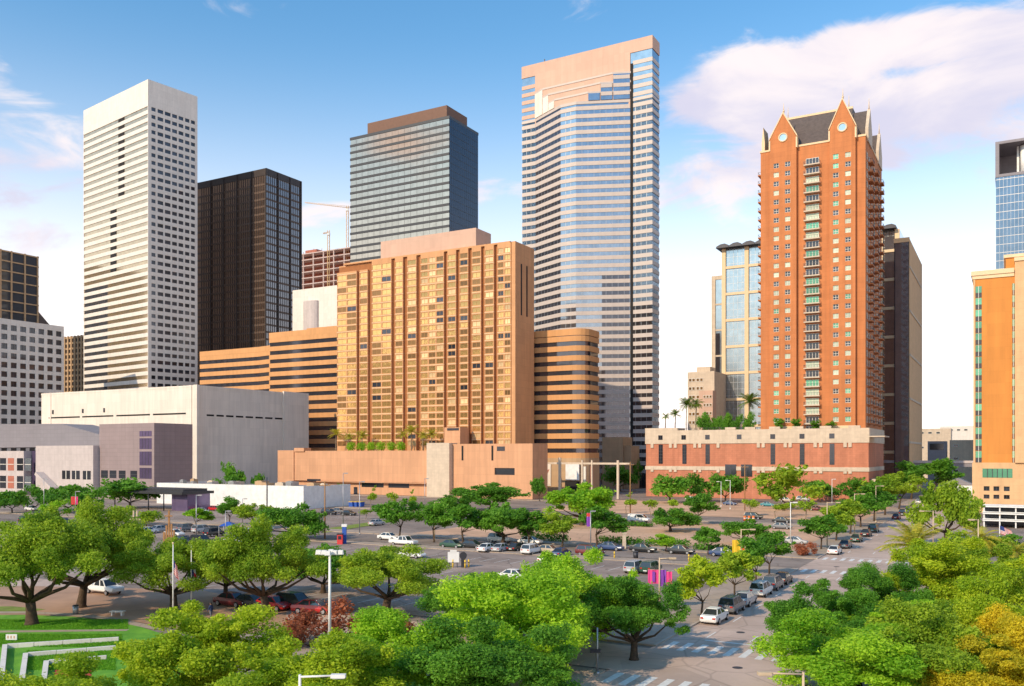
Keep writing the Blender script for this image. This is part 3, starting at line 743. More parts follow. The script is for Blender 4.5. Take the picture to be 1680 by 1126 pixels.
def slot(px0, px1, k0, k1, mm='dark_interior'):
    a, b = Wt.fx(px0), Wt.fx(px1)
    me = MB().box(a, b, 0.02, 0.30, 0, 2.3).mesh('slot_window', mm)
    copies(me, 'slot_window', Wt.root, [(0, 0, rows[k][0]) for k in range(k0, k1)])
slot(194, 203, 0, 11); slot(181, 190, 12, 21)
m = MB(); m.box(Wt.fx(190.6), Wt.fx(193.6), -0.05, 0.3, 0, zt - 8)
me = MB().box(-0.25, 0.25, 0.05, 0.45, 0, zt - 14.5).mesh('pier', 'white_concrete')
copies(me, 'pier', Wt.root, [(xl + 0.3, 0, 0), (-0.3, 0, 0)])
for a, b, k0, k1 in ((139, 176, 22, 38),):  # lower left ribbons: a dark reflection put into the glass colour
    me = MB().box(Wt.fx(a), Wt.fx(b), 0.04, 0.33, 0, 2.3).mesh('reflection_ribbon', 'glass_smoke')
    copies(me, 'reflection_ribbon', Wt.root, [(0, 0, rows[k][0]) for k in range(k0, k1)])
m = MB(); m.box(xl * 0.55, xl * 0.55 + 0.4, 10, 10.4, zt, zt + 4); m.box(xl * 0.55 - 1.4, xl * 0.55 + 1.2, 10.1, 10.3, zt + 1.5, zt + 1.7); Wt.add(m, 'roof_antenna', 'metal_dark')

# ---- buildings at the left edge
LG = Bld('brown_grid_tower', 'brown gridded tower with dark glass, at the left edge above the white grid office', -70, 560.0)
yb = LG.ry(64); zt = LG.z(408, 0, 0)
zt = zat(421, LG.C[1] + LG.v[1] * yb)
m = MB(); m.box(-30, -0.5, 0, yb, 0, zt - 0.4); LG.add(m, 'glass_wall', 'pane_dark')
me = MB().box(-0.55, 0.1, 0, yb, 0, 0.8).mesh('grid_beam', 'tan_stone')
copies(me, 'grid_beam', LG.root, [(0, 0, zt - 1.2 - 6.6 * k) for k in range(12)])
me = MB().box(-0.55, 0.3, -0.45, 0.45, 0, zt - 0.1).mesh('grid_post', 'tan_stone')
copies(me, 'grid_post', LG.root, [(0, LG.ry(px), 0) for px in (-60, -38, -18, 1, 19, 41, 62)])
WG = Bld('white_grid_office', 'white office with square punched windows at the left edge, left of the white tower', -60, 470.0)
yb = WG.ry(105); zt = zat(536, WG.C[1] + WG.v[1] * yb)
ys = [WG.ry(p) for p in np.arange(101 - 11.6 * 13, 102, 11.6)]
dy = 3.55
cols = [(y - 1.7, y + 1.7) for y in [WG.ry(96.5) - k * 5.35 for k in range(13)] if y > 2.2]
rows = [(zt - 3.2 - 5.2 * k - 3.1, zt - 3.2 - 5.2 * k) for k in range(15) if zt - 3.2 - 5.2 * k - 3.1 > 2]
m = MB(); holewall(m, lambda x, d, z: (-d, x, z), 0, yb, 0, zt, sorted(cols), rows, 0.5)
m.box(-40, -0.9, 0.05, yb - 0.05, 0, zt - 0.02); m.face([(-40, yb, 0), (0, yb, 0), (0, yb, zt), (-40, yb, zt)]); m.face([(-40, 0, zt), (0, 0, zt), (0, yb, zt), (-40, yb, zt)]); m.face([(-40, 0, 0), (0, 0, 0), (0, 0, zt), (-40, 0, zt)])
WG.add(m, 'wall', 'white_concrete')
me = window_mesh('window', 3.4, 3.1, 2, 1, 0.14, ('pane_dark', 'frame_dark'), side=True)
copies(me, 'window', WG.root, [(-0.45, (c0 + c1) / 2, (r0 + r1) / 2) for c0, c1 in cols for r0, r1 in rows])
m = MB(); m.prism_x([(LG.ry(64), 0), (LG.ry(83), 0), (LG.ry(83), zat(528, 600)), (LG.ry(64), zat(508, 600))], -12, -1); LG.add(m, 'sloped_annex', 'slate')
TB = Bld('brown_ribbed_tower', 'narrow brown ribbed building between the white grid office and the white tower', 150, 640.0)
xl = TB.fx(95); zt = TB.z(549)
m = MB(); m.box(xl, 0, 0, 20, 0, zt); TB.add(m, 'glass_wall', 'brown_metal')
me = MB().box(-0.7, 0.7, -0.8, 0.1, 0, zt + 0.3).mesh('rib', 'tan_stone')
copies(me, 'rib', TB.root, [(TB.fx(px), 0, 0) for px in (107, 112.5, 118, 123.5, 129, 134.5, 140)])
me = MB().box(xl, 0, -0.35, 0.0, 0, 1.4).mesh('floor_band', 'tan_stone')
copies(me, 'floor_band', TB.root, [(0, 0, zt - 1.6 - 4 * k) for k in range(18)])

# ---- white windowless box
X = Bld('white_box_building', 'big cream windowless box building with a dark slot line, below the white tower', 322, 400.0)
xl = X.fx(68); yb = X.ry(498); zt = X.z(632)
m = MB(); m.box(xl, 0, 0, yb, 0, zt); X.add(m, 'wall', 'cream_concrete')
m = MB(); m.box(-1.2, 1.2, -0.7, 0.9, 0, zt + 0.15); m.box(-4.4, -2.8, -0.35, .2, 0, zt + 0.1); X.add(m, 'corner_pier', 'cream_concrete')
m = MB(); m.box(X.fx(82), X.fx(84), -0.3, 0.2, 0, zt); X.add(m, 'pier', 'cream_concrete')
m = MB(); m.box(-0.2, 0.8, X.ry(464), yb + 3, 0, zt + 0.5); X.add(m, 'pier', 'cream_concrete')
for q0, q1 in ((80, 131), (135, 186), (191, 246), (251, 305)):
    m = MB(); m.box(X.fx(q0), X.fx(q1), -0.06, 0.3, X.z(682, -35), X.z(679.5, -35)); X.add(m, 'window_slot', 'dark_interior')
for k in range(8):
    q0 = 339 + 16 * k
    m = MB(); m.box(-0.2, 0.06, X.ry(q0), X.ry(q0 + 12), X.z(682), X.z(679)); X.add(m, 'window_slot', 'dark_interior')
for q in (86, 135, 170):
    m = MB(); m.box(X.fx(q), X.fx(q + 2.2), -0.25, 0.1, X.z(675, -45), X.z(668, -45)); X.add(m, 'wall_lamp', 'metal_dark')
m = MB(); m.box(xl - 0.1, 0.1, -0.1, yb + 0.1, zt - 0.9, zt + 0.05); X.add(m, 'parapet', 'cream_concrete')

# ---- grey modern building, lower left
A = Bld('grey_modern_building', 'low grey modern building with a mauve block and a column of purple windows, far left', 253, 335.0)
zt = A.z(694)
xm = A.fx(163)
m = MB(); m.box(xm, 0, 0, 18, 0, zt); A.add(m, 'mauve_block', 'mauve_cladding')
for k, (q0, q1) in enumerate(((707, 716), (719, 737), (741, 764), (768, 786))):
    m = MB(); m.box(A.fx(229), A.fx(249), -0.05, 0.05, A.z(q1), A.z(q0), 0)
    for s in (0.25, 0.5, 0.75): m.box(A.fx(229) + (A.fx(249) - A.fx(229)) * s - .06, A.fx(229) + (A.fx(249) - A.fx(229)) * s + .06, -0.1, -0.051, A.z(q1), A.z(q0), 1)
    A.add(m, 'window', ['pane_purple', 'frame_dark'])
for q in (166, 180, 195, 214):
    m = MB(); m.box(A.fx(q), A.fx(q + 11), -0.06, 0.05, A.z(786), A.z(773), 0); m.box(A.fx(q), A.fx(q + 11), -0.1, -0.062, A.z(780), A.z(779), 1); A.add(m, 'window', ['pane_dark', 'frame_dark'])
m = MB(); m.prism_y([(A.fx(-60), zat(735, 380)), (A.fx(160), zat(732, 345)), (A.fx(160), zat(713, 345)), (A.fx(95), zat(694, 355)), (A.fx(-60), zat(694, 380))], 1.5, 16)
A.add(m, 'sloped_roof', 'grey_cladding')
m = MB(); m.box(A.fx(68), xm - 0.3, -2.5, 1.4, 0, A.z(731, -25)); A.add(m, 'pale_block', 'pale_wall')
for q in (102, 118, 136):
    m = MB(); m.box(A.fx(q, -2.5), A.fx(q + 13, -2.5), -2.56, -2.4, A.z(789), A.z(774), 0); m.box(A.fx(q + 6, -2.5), A.fx(q + 7, -2.5), -2.6, -2.562, A.z(789), A.z(774), 1); A.add(m, 'window', ['pane_dark', 'frame_white'])
m = MB(); m.box(A.fx(52), A.fx(67.5), 0, 1.4, 0, A.z(740, -50)); A.add(m, 'glass_stair', 'pane_purple')
m = MB(); m.prism_y([(A.fx(60, -5), 8.5), (A.fx(88, -5), 2.0), (A.fx(88, -5), 3.4), (A.fx(62, -5), 9.6)], -6, -2.6); A.add(m, 'stair_ramp', 'pale_wall')
m = MB(); m.box(A.fx(-70), A.fx(51), -3.2, 1.45, 0, A.z(740, -55)); A.add(m, 'office_wing', 'pale_wall')
for q, mm in ((-28, 'pane_dark'), (-14, 'pane_dark'), (0, 'pane_dark'), (13, 'red_steel'), (28, 'pane_dark'), (41, 'glass_pale')):
    for z0, z1 in ((773, 752), (803, 782)):
        m = MB(); m.box(A.fx(q, -3.2), A.fx(q + 10, -3.2), -3.27, -3.1, A.z(z1 + 21, -60), A.z(z1, -60), 0); m.box(A.fx(q, -3.2), A.fx(q + 10, -3.2), -3.32, -3.272, A.z(z1 + 11, -60), A.z(z1 + 10, -60), 1)
        A.add(m, 'window', [mm, 'frame_white'])

# ---- low white building with rooftop plant, and the dark canopy
V = Bld('low_white_building', 'low long white building with cluttered flat roof, before the cream box building', 498, 272.0)
xl = V.fx(258); zt = V.z(798)
m = MB(); m.box(xl, 0, 0, 22, 0, zt - 0.6); V.add(m, 'roof', 'roof_gravel')
m = MB(); m.box(xl - 0.1, 0.1, -0.12, 0.3, 0, zt); m.box(-0.3, 0.12, 0.31, 22, 0, zt); m.box(xl - 0.1, xl + .3, 0.31, 22, 0, zt); V.add(m, 'wall', 'metal_white')
for i in range(14):
    x = xl + 3 + i * (-xl - 6) / 13; w = rnd.uniform(0.7, 1.8); y = rnd.uniform(3, 14); h = rnd.uniform(0.7, 1.6)
    m = MB(); m.box(x - w, x + w, y, y + 2 * w, zt - 0.61, zt - 0.6 + h); m.box(x - w * .6, x + w * .6, y + .2, y + w, zt - 0.6 + h, zt - .4 + h); V.add(m, 'rooftop_unit', rnd.choice(['cream_stone', 'metal_grey', 'tan_stone']))
m = MB(); m.tube((V.fx(439), -0.3, 0), (V.fx(439), -0.3, zt + 2.5), 0.15); V.add(m, 'drain_pipe', 'metal_dark')
Q = Bld('dark_canopy_building', 'low building under a long black flat canopy, left of the low white building', 312, 262.0)
m = MB(); m.box(Q.fx(196), 0.0, -3, 9, 5.0, 5.8); m.box(Q.fx(215), Q.fx(305), -1, 8, 5.8, 6.5); Q.add(m, 'canopy_roof', 'black_band')
m = MB(); m.box(Q.fx(284), -0.6, -0.5, 8, 0, 5.0); Q.add(m, 'glass_wall', 'pane_purple')
for px in (200, 226, 255, 280): 
    m = MB(); m.tube((Q.fx(px), -2.5, 0), (Q.fx(px), -2.5, 5.0), 0.18); Q.add(m, 'post', 'metal_dark')

# ---- construction site, cranes, white block behind
Cn = Bld('building_under_construction', 'unfinished building with open pink concrete floors between the brown and the silver towers', 600, 780.0)
xl = Cn.fx(480); zt = Cn.z(403)
me = MB().box(xl, 0, 0, 26, 0, 0.9).mesh('floor_slab', 'construction_slab')
zs = [zt - 5.6 * k for k in range(24)]
copies(me, 'floor_slab', Cn.root, [(0, 0, z) for z in zs])
me = MB().box(-0.5, 0.5, 0.3, 1.3, zt - 130, zt).mesh('column', 'construction_slab')
copies(me, 'column', Cn.root, [(xl + 0.6 + (-xl - 1.2) * k / 7, 0, 0) for k in range(8)] + [(xl + 0.6 + (-xl - 1.2) * k / 7, 22, 0) for k in range(8)])
m = MB(); m.box(xl + 2, -2, 9, 16, zt - 130, zt - 1); Cn.add(m, 'core', 'red_steel')
m = MB()
for k in range(9): m.box(xl + 8 + k * 3.2, xl + 8.3 + k * 3.2, 2, 2.3, zt + 0.9, zt + 2 + rnd.random() * 3)
m.box(xl + 12, xl + 26, 4, 12, zt + .9, zt + 4.6); Cn.add(m, 'formwork', 'red_steel')
CB = Bld('white_block', 'plain white block with a grey round bay, below the unfinished building', 570, 545.0)
xl = CB.fx(480); zt = CB.z(466)
m = MB(); m.box(xl, 0, 0, 20, 0, zt); CB.add(m, 'wall', 'white_concrete')
m = MB(); m.prism([(CB.fx(511) + 5.0 * cos(t) * 1.2, -0.2 - 3.0 * abs(sin(t))) for t in np.linspace(pi, 2 * pi, 9)], 0, CB.z(488)); CB.add(m, 'round_bay', 'pale_wall')
def crane(px, Y, top, jib_px, jib_top, label):
    c = thing('tower_crane', label, 'crane', atY(px, Y))
    zt = zat(top, Y); r = 0.9; m = MB()
    for sx in (-r, r):
        for sy in (-r, r): m.box(sx - .14, sx + .14, sy - .14, sy + .14, 0, zt)
    for k in range(int(zt / 2.4)):
        z = 2.4 * k; s = 1 if k % 2 else -1
        m.tube((-r * s, -r, z), (r * s, -r, z + 2.4), 0.10, n=4); m.tube((r, -r * s, z), (r, r * s, z + 2.4), 0.10, n=4)
    m.part('mast', 'crane_yellow', c)
    m = MB(); J = (jib_px - px) / FPX * Y; zj = zat(jib_top, Y)
    z0 = zt - 2.5
    for dz, dy in ((0, -.7), (0, .7), (1.4, 0)): m.tube((-J * .22, dy, z0 + dz), (J, dy, z0 + dz * .5 + (zj - z0)), 0.14, n=4)
    for k in range(26):
        t0, t1 = k / 26, (k + 1) / 26
        m.tube((J * t0, -.7, z0 + (zj - z0) * t0), (J * t1, 0, z0 + 1.2 + (zj - z0) * t1), .08, n=4)
    m.part('jib', 'crane_yellow', c)
    m = MB(); m.box(-J * .26, -J * .16, -.9, .9, z0 - 2, z0 + .3); m.part('counterweight', 'construction_slab', c)
    m = MB(); m.box(-1.1, 1.1, -1.2, 1.2, zt - 4.6, zt - 2.6); m.part('cab', 'metal_white', c)
crane(570, 800, 338, 500, 333, 'tan lattice tower crane with a long jib beside the silver glass tower')
crane(539, 790, 378, 530, 384, 'small crane mast rising from the top of the unfinished building')

# ---- orange brick tower with gables
O = Bld('brick_gabled_tower', 'orange brick residential tower with steep gables and a slate roof', 1420, 323.0)
xl = O.fx(1248); W_ = -xl; Dp = 46.0; zp = 133.6
m = MB(); m.box(xl, 0, 0, Dp, 0, zp); O.add(m, 'wall', 'brick')
m = MB(); 
for q in ((xl - .25, .25, -.25, .3), (xl - .25, .25, Dp - .3, Dp + .25)): m.box(q[0], q[1], q[2], q[3], zp - 0.35, zp + 0.35)
m.box(xl - .25, xl + .3, 0.31, Dp - .31, zp - .35, zp + .35); m.box(-.3, .25, .31, Dp - .31, zp - .35, zp + .35); O.add(m, 'coping', 'coping')
NW = 29; fh = 3.47; ztw = 128.6
rows = [(ztw - fh * (k + 1) + 0.9, ztw - fh * (k + 1) + 2.75) for k in range(NW)]
wme = window_mesh('window', 2.0, 1.85, 2, 2, 0.13, ('pane_curtain', 'frame_white'))
for (p0, p1, pc0, pc1, pk) in ((1264.5, 1308, 1275, 1293.6, 146.4), (1362, 1404.5, 1372.3, 1392.3, 147.6)):
    a, b = O.fx(p0), O.fx(p1); cols = [(O.fx(c) - 1.0, O.fx(c) + 1.0) for c in (pc0, pc1)]
    m = MB(); pr_ = 1.6
    holewall(m, lambda x, d, z: (x, d - pr_, z), a, b, 0, zp - 1.5, cols, rows, 0.35)
    for x in (a, b): m.face([(x, -pr_, 0), (x, 0, 0), (x, 0, zp + 4), (x, -pr_, zp + 4)])
    zs_ = zp + 3.4
    gab = [(a, zp - 1.5), (b, zp - 1.5), (b, zs_), ((a + b) / 2, pk), (a, zs_)]
    m.prism_y(gab, -pr_, 0.5)
    bay = O.add(m, 'gable_bay', 'brick')
    for c0, c1 in cols:
        for r0, r1 in rows:
            o = obj('window', wme, bay, ((c0 + c1) / 2, -pr_ + 0.30, (r0 + r1) / 2)); setmat(o, 0, rnd.choice(['pane_curtain', 'pane_curtain', 'pane_green', 'pane_dark', 'pane_dark']))
    # coping along the gable, oculus and finial
    m = MB(); c = (a + b) / 2
    for s in (-1, 1):
        e = a if s < 0 else b
        m.prism_y([(e + s * .3, zs_ - .3), (e + s * .3, zs_ + .5), (c, pk + .75), (c, pk - .05)][::-1 * s or 1], -pr_ - .22, .7)
        m.box(e - .35 if s < 0 else e - .2, e + .2 if s < 0 else e + .35, -pr_ - .2, .6, zp - .8, zs_ - .31)
    m.part('coping', 'coping', bay)
    m = MB(); m.tube((c, -.4, pk + .4), (c, -.4, pk + 4.4), 0.28, 0.05, 6); m.ball((c, -.4, pk + 1.3), .42, 8); m.part('finial', 'coping', bay)
    zo = zp + 4.9 - 1.2
    m = MB()
    rings = []
    for rr, dd in ((1.75, -.02), (1.75, -.25), (1.3, -.25), (1.3, .0)): rings.append([(c + rr * cos(t), -pr_ + dd, zo + rr * sin(t)) for t in np.linspace(0, 2 * pi, 20, endpoint=False)])
    m.loft(rings, 0, False, True); oc = m.part('oculus', 'coping', bay)
    m = MB(); m.face([(c + 1.31 * cos(t), -pr_ - .04, zo + 1.31 * sin(t)) for t in np.linspace(0, 2 * pi, 20, endpoint=False)]); m.part('pane', 'glass_pale', oc)
    m = MB(); m.box(a - .2, b + .2, -pr_ - .2, -pr_ + .02, rows[-1][0] - 2.4, rows[-1][0] - 1.4); m.part('string_course', 'coping', bay)
# middle balconies
a, b = O.fx(1320), O.fx(1346)
slab = MB().box(a, b, -1.9, 0.02, 0, 0.42).mesh('balcony', 'cream_stone')
rail = MB()
rail.box(a, b, -1.9, -1.84, 1.42, 1.52)
for x in np.arange(a + 0.1, b, 0.55): rail.box(x - .05, x + .05, -1.88, -1.83, .42, 1.42)
for x in (a, b - .06): rail.box(x, x + .06, -1.83, -0.02, 1.42, 1.5)
for x in (a + .02, b - .08):
    for y in (-1.3, -.7): rail.box(x, x + .06, y, y + .06, .42, 1.42)
railm = rail.mesh('railing', 'metal_dark')
doorm = window_mesh('balcony_door', b - a - 1.0, 2.5, 4, 1, 0.14, ('pane_curtain', 'frame_white'))
for k in range(30):
    z = ztw - fh * (k + 1) + 0.1
    s = obj('balcony', slab, O.root, (0, 0, z)); obj('railing', railm, s); 
    d = obj('balcony_door', doorm, O.root, ((a + b) / 2, -0.06, z + 1.75)); setmat(d, 0, rnd.choice(['pane_curtain', 'pane_green', 'pane_dark']))
# balconies on both flanks
slabR = MB().box(-0.02, 1.7, -2.6, 2.6, 0, 0.4).mesh('balcony', 'brick')
rail = MB(); rail.box(1.62, 1.68, -2.6, 2.6, 1.4, 1.5)
for y in np.arange(-2.5, 2.6, .7): rail.box(1.62, 1.67, y, y + .06, .4, 1.4)
for y in (-2.6, 2.54): rail.box(0, 1.6, y, y + .06, 1.4, 1.5)
railR = rail.mesh('railing', 'metal_dark')
wside = window_mesh('side_window', 2.4, 2.3, 2, 1, .13, ('pane_dark', 'frame_white'), side=True)
for k in range(29):
    z = ztw - fh * (k + 1) + 0.1
    for y in (9, 23.5, 38):
        s = obj('balcony', slabR, O.root, (0, y, z)); obj('railing', railR, s)
        obj('side_window', wside, O.root, (0.06, y, z + 1.7))
    for y in (3.5, 16, 31, 44): obj('side_window', wside, O.root, (0.06, y, z + 1.7))
    s = obj('balcony', slabR, O.root, (xl, 5, z), pi); obj('railing', railR, s)
# flank gables
for y in (9, 38):
    m = MB(); m.prism_x([(y - 5.2, zp - 1), (y + 5.2, zp - 1), (y + 5.2, zp + 4), (y, zp + 12.5), (y - 5.2, zp + 4)], -.6, .5); gb = O.add(m, 'flank_gable', 'cream_stone')
    m = MB(); m.tube((0, y, zp + 12.3), (0, y, zp + 16.5), .26, .05, 6); m.part('finial', 'coping', gb)
    m = MB(); m.prism_x([(y - 5, zp - 1), (y + 5, zp - 1), (y + 5, zp + 3.6), (y, zp + 12), (y - 5, zp + 3.6)], xl + 5, -.61); O.add(m, 'cross_roof', 'slate')
m = MB(); m.prism_x([(0.6, zp + .2), (Dp - .6, zp + .2), (Dp * .5 + 8, zp + 15.5), (Dp * .5 - 10, zp + 15.5)], O.fx(1284, 8), O.fx(1396, 8)); O.add(m, 'main_roof', 'slate')
m = MB(); m.box(O.fx(1284, 8), O.fx(1396, 8), Dp * .5 - 10.3, Dp * .5 - 9.6, zp + 15.3, zp + 16.1); O.add(m, 'roof_ridge', 'coping')
for px in (1292, 1392):
    m = MB(); m.tube((O.fx(px, 12), Dp * .5 - 10, zp + 15.5), (O.fx(px, 12), Dp * .5 - 10, zp + 20.5), .25, .05, 6); O.add(m, 'roof_finial', 'coping')
for p0, p1 in ((1264.5, 1308), (1362, 1404.5)):
    a, b = O.fx(p0), O.fx(p1); c = (a + b) / 2
    m = MB(); m.prism_y([(a + .2, zp - .3), (b - .2, zp - .3), (b - .2, zp + 3.0), (c, zp + 11.9), (a + .2, zp + 3.0)], .51, 20); O.add(m, 'gable_roof', 'slate')
m = MB(); m.prism_y([(xl, zp), (xl + 1.2, zp), (xl + 1.2, zp + 4), (xl + .6, zp + 10), (xl, zp + 4)], 1.5, 9); O.add(m, 'corner_turret', 'coping')

# ---- its brick podium
B = Bld('brick_podium', 'long brick podium with a cream top and tall slit windows, below the gabled brick tower', 1425, 315.0)
xl = B.fx(1060); zt = zat(705, 316); zs = zat(727, 325); zl = zat(770, 320)
m = MB(); m.box(xl, 0, 0, 42, 0, zs); B.add(m, 'brick_wall', 'brick_podium')
m = MB(); m.box(xl - .3, .3, -.3, 42.3, zs, zt - .6); B.add(m, 'cream_wall', 'cream_stone')
m = MB(); m.box(xl - .3, .3, -.3, 1.0, zt - .6, zt + .6); m.box(-1, .3, 1.01, 42, zt - .6, zt + .6); m.box(xl - .3, xl + 1, 1.01, 42, zt - .6, zt + .6); m.box(xl - .32, B.fx(1112), -.32, 9, zt + .6, zt + 1.6)
for q in (1190, 1222, 1262, 1300, 1345, 1392): m.box(B.fx(q), B.fx(q) + 4.0, -.36, 1.1, zt + .602, zt + 1.5)
B.add(m, 'parapet', 'cream_stone')
m = MB(); m.box(xl - .25, .25, -.28, .02, zl - .8, zl + .7); m.box(.0, .28, .03, 42, zl - .8, zl + .7); B.add(m, 'string_course', 'cream_stone')
for q in (1068, 1098, 1106, 1138, 1146, 1176, 1242, 1250, 1286, 1294, 1335, 1344, 1384, 1392):
    for zz in (zs, zl):
        m = MB(); m.box(B.fx(q), B.fx(q) + 1.15, -.42, .05, zz - 1.6, zz + .25); B.add(m, 'keystone_block', 'cream_stone')
for q in (1084, 1123, 1161, 1268, 1316, 1365):
    x = B.fx(q)
    m = MB(); m.box(x - .85, x + .85, -.1, .05, zl + 1.6, zs - .3, 0)
    for z in np.arange(zl + 2.6, zs - .5, 1.3): m.box(x - .85, x + .85, -.14, -.101, z, z + .12, 1)
    m.box(x - .05, x + .05, -.145, -.102, zl + 1.6, zs - .3, 1)
    B.add(m, 'slit_window', ['pane_dark', 'frame_dark'])
for q in (1084, 1122, 1161, 1213, 1268, 1316, 1365):
    x = B.fx(q); m = MB(); m.box(x - .9, x + .9, -.36, -.25, zt - 3.1, zt - 1.3, 0); m.box(x - .06, x + .06, -.4, -.362, zt - 3.1, zt - 1.3, 1); B.add(m, 'small_window', ['pane_dark', 'frame_dark'])
for q0, q1 in ((1190, 1208), (1216, 1234)):
    m = MB(); m.box(B.fx(q0), B.fx(q1), -.36, -.2, zl - 3, zl + 1.5, 0); m.box((B.fx(q0) + B.fx(q1)) / 2 - .1, (B.fx(q0) + B.fx(q1)) / 2 + .1, -.42, -.362, zl - 3, zl + 1.5, 1); B.add(m, 'garage_window', ['pane_dark', 'frame_dark'])
m = MB(); m.box(xl + 1, -1, 1.0, 41, zt - .62, zt - .55); B.add(m, 'roof_terrace', 'roof_gravel')
m = MB()
m.box(B.fx(1115), B.fx(1250), 1.4, 1.5, zt + 1.4, zt + 1.5)
for px in np.arange(1115, 1250, 4.5): m.box(B.fx(px) - .05, B.fx(px) + .05, 1.4, 1.5, zt - .5, zt + 1.4)
B.add(m, 'roof_railing', 'metal_dark')
m = MB(); m.box(.3, 5.5, -1.0, 12, zs + 2.0, zs + 2.4); m.box(0.3, 3, 3, 30, 0, 8); B.add(m, 'side_canopy', 'cream_stone')
ZPOD = zt

# ---- glass office behind the gabled tower
F = Bld('bay_glass_office', 'pale glass office in tan frames with a curved black roof, behind the gabled brick tower', 1476, 410.0)
xl = F.fx(1186); zt = F.z(376); Dp = 34
m = MB(); m.box(xl, 0, 0, Dp, 0, zt); F.add(m, 'glass_wall', 'glass_pale')
me = MB().box(-1.0, 1.0, -0.9, 0.1, 0, zt).mesh('frame_post', 'coping')
posts = [F.fx(px) for px in (1188, 1225.5, 1262, 1300, 1338, 1376, 1410, 1445)] + [-1.0]
copies(me, 'frame_post', F.root, [(x, 0, 0) for x in posts])
me = MB().box(xl, 0, -0.7, 0.1, 0, 1.3).mesh('frame_beam', 'coping')
copies(me, 'frame_beam', F.root, [(0, 0, F.z(460) - 13.4 * k) for k in range(-1, 7)] )
m = MB()
for x in np.arange(xl + 1, 0, 2.2): m.box(x - .06, x + .06, -.08, .02, 0, zt - .2)
for z in np.arange(3, zt, 3.35): m.box(xl, 0, -.075, .015, z - .06, z + .06)
F.add(m, 'mullions', 'metal_grey', kind='stuff')
m = MB(); m.box(F.fx(1452), F.fx(1474), -.22, .12, 0, zt - 3); F.add(m, 'dark_glass_strip', 'glass_office')
m = MB()
n_ = 9; w0, w1 = F.fx(1176, -2), F.fx(1494, -2)
me = MB().prism_y([(0, 0), (6.4, 0), (6.3, 1.2), (4.6, 2.0), (2.4, 1.8), (.3, .8)], -4, Dp + 2).mesh('roof_vault', 'metal_dark')
copies(me, 'roof_vault', F.root, [(w0 + 6.5 * k, 0, zt) for k in range(int((w1 - w0) / 6.5))])
m = MB(); m.box(F.fx(1169, 8), xl - 0.01, 8, Dp, 0, F.z(418)); wing = F.add(m, 'side_wing', 'glass_pale')
m = MB(); m.box(F.fx(1169, 8) - .4, F.fx(1169, 8) + 1.6, 7.5, 8.5, 0, F.z(417)); m.box(F.fx(1169, 8), xl, 7.6, 8.5, F.z(424), F.z(417)); F.add(m, 'side_frame', 'cream_stone')
m = MB(); m.box(F.fx(1174.5, 7.8), F.fx(1181, 7.8), 7.8, 8.1, 0, F.z(523)); F.add(m, 'dark_strip', 'glass_dark')
me = MB().box(F.fx(1169, 8), xl, 7.7, 8.2, 0, 0.9).mesh('side_beam', 'cream_stone')
copies(me, 'side_beam', F.root, [(0, 0, F.z(424) - 13.4 * k) for k in range(1, 8)])
F2 = Bld('tan_slab_tower', 'tan slab with a dark glass strip, right of the curved roof glass office', 1491, 392.0)
zt = F2.z(391); yb = F2.ry(1512)
m = MB(); m.box(-6, 0, 0.3, yb, 0, zt - 1.5); F2.add(m, 'glass_wall', 'glass_navy')
m = MB(); m.box(-6.2, .25, 0, 1.2, zt - 1.5, zt + .5); m.box(-.6, .25, 1.21, yb, 0, zt); F2.add(m, 'stone_wall', 'orange_cream')
for z in np.arange(zt - 13, 5, -19.5):
    m = MB(); m.box(-.5, .55, 1.2, yb * .9, z, z + .9); F2.add(m, 'stone_ledge', 'cream_stone')
m = MB(); m.box(-5.6, -.2, .2, 1.2, 0, zt - 1.52); F2.add(m, 'dark_glass_strip', 'glass_office')

# ---- small pale buildings beyond the podium
E = Bld('cream_apartment_block', 'small distant cream block with a pink annex, left of the curved roof glass office', 1172, 432.0)
xl = E.fx(1128); zt = E.z(609)
m = MB(); m.box(xl, 0, 0, 20, 0, zt); m.box(E.fx(1140), E.fx(1162), 3, 12, zt, zt + 2.6); E.add(m, 'wall', 'cream_stone')
me = window_mesh('window', 1.6, 1.7, 1, 1, .2, ('pane_bronze', 'frame_white'))
copies(me, 'window', E.root, [(E.fx(px), -.12, zt - 4 - 4.2 * k) for px in (1132.5, 1138, 1145, 1151) for k in range(8)])
m = MB(); m.box(E.fx(1153), 1, -6, -0.2, 0, E.z(642)); E.add(m, 'pink_annex', 'pink_stone')
me = window_mesh('window', 1.3, 1.4, 1, 1, .18, ('pane_bronze', 'frame_white'))
copies(me, 'window', E.root, [(E.fx(px, -6), -6.12, E.z(642) - 3 - 4 * k) for px in (1156, 1161, 1166) for k in range(5)])

# ---- orange building at the right edge
R = Bld('orange_slab_building', 'orange slab building with a green window strip and cream base, at the right edge', 1740, 246.0)
xl = R.fx(1597); Y_ = 262
zt = zat(456, 259); zm = zat(759, 259)
Rx = R.fx
m = MB(); m.box(xl, 0, 0, 26, zm, zt); R.add(m, 'wall', 'orange_stucco')
m = MB(); m.box(xl - .6, Rx(1664), -.6, 26.5, zt, zt + 1.3); m.box(xl - .3, Rx(1664), -.3, 26.3, zt - 1, zt); R.add(m, 'cornice', 'coping')
m = MB(); m.box(Rx(1650), 0.3, 3, 24, zt + 1.3, zat(426, 257)); up = R.add(m, 'upper_block', 'orange_stucco')
m = MB(); m.box(Rx(1650) - .5, .8, 2.5, 24.5, zat(426, 257), zat(421, 257)); m.part('cornice', 'coping', up)
m = MB(); m.box(Rx(1665), 1.0, -1.2, 20, zm, zt + 3); R.add(m, 'end_block', 'orange_cream')
m = MB(); m.box(Rx(1664), 1.6, -1.6, 20.5, zt + 3, zt + 4); R.add(m, 'cornice', 'coping')
